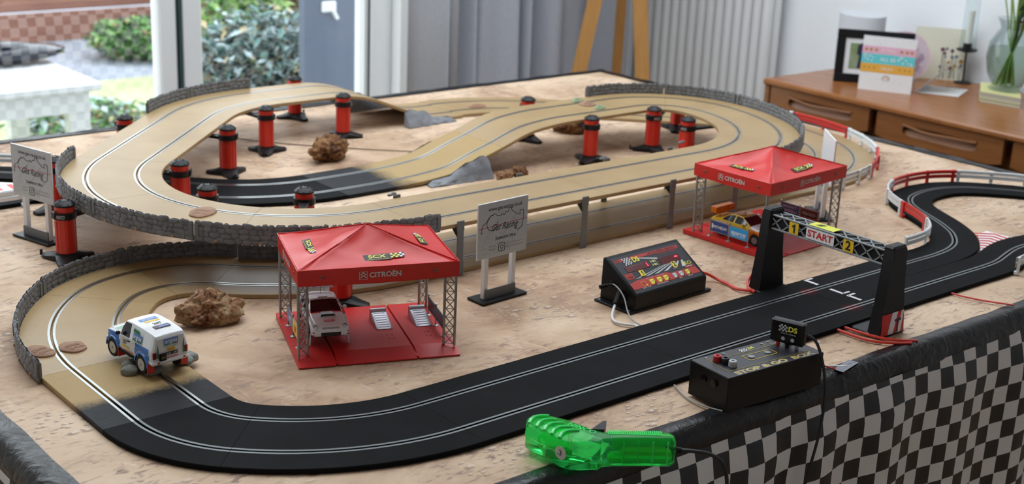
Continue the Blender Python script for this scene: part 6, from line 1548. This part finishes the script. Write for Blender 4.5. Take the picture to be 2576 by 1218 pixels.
# ================================================================== rocks
def rock_mat(name, cols, sc):
    m = pm(name, cols[0], .75); v = coords(m, 'Object'); f = nz(m, v, sc, 8, .7, 1.2)
    ln(m, ramp(m, f, [(.36, cols[0]), (.44, cols[1]), (.52, cols[2]), (.60, cols[3])]), bsdf(m).inputs['Base Color']); bump(m, nz(m, v, sc * 4, 8, .75, .8), 1.0, .006); return m
RK1 = rock_mat('petrified_wood', ((.05, .03, .02), (.34, .12, .045), (.50, .30, .14), (.66, .48, .28)), 34)
RK2 = rock_mat('rust_rock', ((.03, .014, .008), (.20, .07, .025), (.36, .16, .05), (.50, .28, .11)), 34)
def rock(name, label, loc, r, rz, mat, seed, pts, sub=5):
    root = thing(name, label, 'rock', loc, rz); vs, fs = ico(sub); out = []; off = Vector((seed * 3.7, seed * 1.3, seed * 2.1))
    for p in vs:
        q = Vector(p); d = 1.0
        for (dx, dy, dz, amt, sh_) in pts:
            k = max(0, q.dot(Vector((dx, dy, dz)).normalized())) ** sh_; d += amt * k
        w_ = q + .35 * Vector((noise.noise(q * 2 + off), noise.noise(q * 2 + off * 2), noise.noise(q * 2 - off)))
        vd = noise.voronoi(w_ * 1.9 + off)[0]; ve = noise.voronoi(w_ * 4.2 + off)[0]
        rm_ = noise.ridged_multi_fractal(w_ * 2.4 + off, .8, 2.2, 5, 1.0, 2.0)
        d += .30 * noise.noise(q * 1.5 + off) + .42 * (vd[1] - vd[0] - .25) + .16 * (ve[1] - ve[0] - .2) + .07 * (rm_ - 1.0)
        z = q.z * d * r[2]; out.append((q.x * d * r[0], q.y * d * r[1], max(z, -r[2] * .62) + r[2] * .60))
    MB().add(out, fs).build('stone', mat, root, 60); return root
rock('wooden_rock', 'big gnarled cream and rust coloured rock beside the white off-roader', (-.078, .526, 0), (.040, .025, .026), .15, RK1, 2.0, ((1, -.3, .3, .35, 6), (-1, .3, .2, .5, 5), (.3, -1, -.3, .55, 7), (.1, .5, .9, .2, 5)))
rock('rust_rock', 'rust brown rock standing inside the raised loop by the black curve', (.601, 1.268, 0), (.040, .034, .033), .3, RK2, 5.0, ((1, .1, .2, .35, 6), (-1, -.2, .25, .4, 6), (.4, 1, .6, .3, 6)))
rock('rust_rock', 'dark rust rock lying on its side below the crest of the ramp', (1.250, 1.195, 0), (.036, .026, .024), -.5, RK2, 9.0, ((-1, .2, .5, .5, 5), (1, -.2, .2, .3, 6)))
rock('pebble_pile', 'reddish brown stone tucked against the long grey ramp support', (.822, .925, 0), (.020, .016, .014), .2, RK1, 11.0, ((1, 0, .4, .3, 5),), 4)
rock('pebble_pile', 'rusty orange stone between the grey ramp support and the raised straight', (.862, .918, 0), (.018, .015, .016), .9, RK2, 13.0, ((0, 1, .5, .3, 5),), 4)
rock('pebble_pile', 'pale tan rock showing behind the pillar at the ramp crest', (1.20, 1.265, 0), (.022, .016, .016), .4, RK1, 15.0, ((0, 1, .5, .3, 5),), 4)
# flat stick-on stones
TERR = noisy('terracotta_slab', (.27, .145, .085), (.34, .19, .115), 40, .75, .3, .001); MOSS = noisy('mossy_slab', (.20, .24, .13), (.27, .30, .17), 40, .8, .3, .001)
def slab(label, loc, r, rz, mat, seed, group):
    root = thing('flat_stone', label, 'track slab', loc, rz, group); random.seed(seed); n = 22; rr = [1 + .16 * noise.noise(Vector((math.cos(2 * PI * i / n) * 1.5, math.sin(2 * PI * i / n) * 1.5, seed))) for i in range(n)]
    m = MB(); vs = []
    for z, k in ((0, 1), (.0022, .97), (.0036, .86)):
        for i in range(n): t = 2 * PI * i / n; vs.append((r[0] * k * rr[i] * math.cos(t), r[1] * k * rr[i] * math.sin(t), z))
    fs = [(q * n + i, q * n + (i + 1) % n, (q + 1) * n + (i + 1) % n, (q + 1) * n + i) for q in range(2) for i in range(n)] + [tuple(range(2 * n, 3 * n)), tuple(range(n))[::-1]]
    m.add(vs, fs).build('slab', mat, root, 40)
    tr = MB()
    for s in (-.42, .05):
        for k in range(9): tr.box((r[0] * (-.55 + .13 * k), r[1] * s + .002 * math.sin(k * .6), .0036), (.0016, r[1] * .30, .0010), Rz(.15))
    tr.build('tyre_tread', mat, root, 0); return root
SG = 'flat stick-on stones on the track'
slab('brown slab with tyre tread against the outer stone wall', (-.341, .532, TH), (.0175, .026), .35, TERR, 1, SG)
slab('brown slab with tyre tread between the two slots beside the off-roader', (-.297, .522, TH), (.019, .021), .2, TERR, 2, SG)
slab('brown slab on the raised bend behind the wall above the low shaded wall', (.036, .768, ZE), (.022, .030), -.9, TERR, 3, SG)
slab('brown slab on the ground track along the back edge', (1.205, 1.512, TH), (.026, .020), .0, TERR, 4, SG)
slab('brown slab on the crest between two mossy slabs', (1.206, 1.092, zC(1.206, 0)), (.024, .020), .5, TERR, 5, SG)
slab('mossy green slab on the window side of the brown crest slab', (1.215, 1.138, zC(1.21, 0)), (.024, .014), .6, MOSS, 6, SG)
slab('mossy green slab on the inner side of the brown crest slab', (1.208, 1.052, zC(1.21, 0)), (.024, .014), .6, MOSS, 7, SG)
# small grey clips left on the raised track and cloth
for x, y, z, a, lb in ((.373, .699, ZE - .003, .25, 'small loose grey clip at the inner edge of the raised bend'), (.892, .70, ZE - .004, .15, 'small grey clip on the inner edge of the raised straight'), (1.135, .715, ZE - .004, .2, 'small grey clip beside the pillar foot at the sideboard end loop')):
    root = thing('track_clip', lb, 'clip', (x, y, z), a, 'small grey clips'); MB().box((0, 0, .002), (.020, .006, .004), None, .001).box((.004, 0, .0042), (.006, .004, .0015)).build('clip', GREYP, root)
# metallic shelf clips and a dark cable tube standing in for a cloth crease
cable('thin dark line drawn for a crease in the cloth inside the raised loop', pm('crease_line_olive', (.10, .08, .04), .7), [(.50, 1.56, .0012), (.56, 1.46, .0012), (.68, 1.33, .0012), (.80, 1.22, .0012)], .0012)
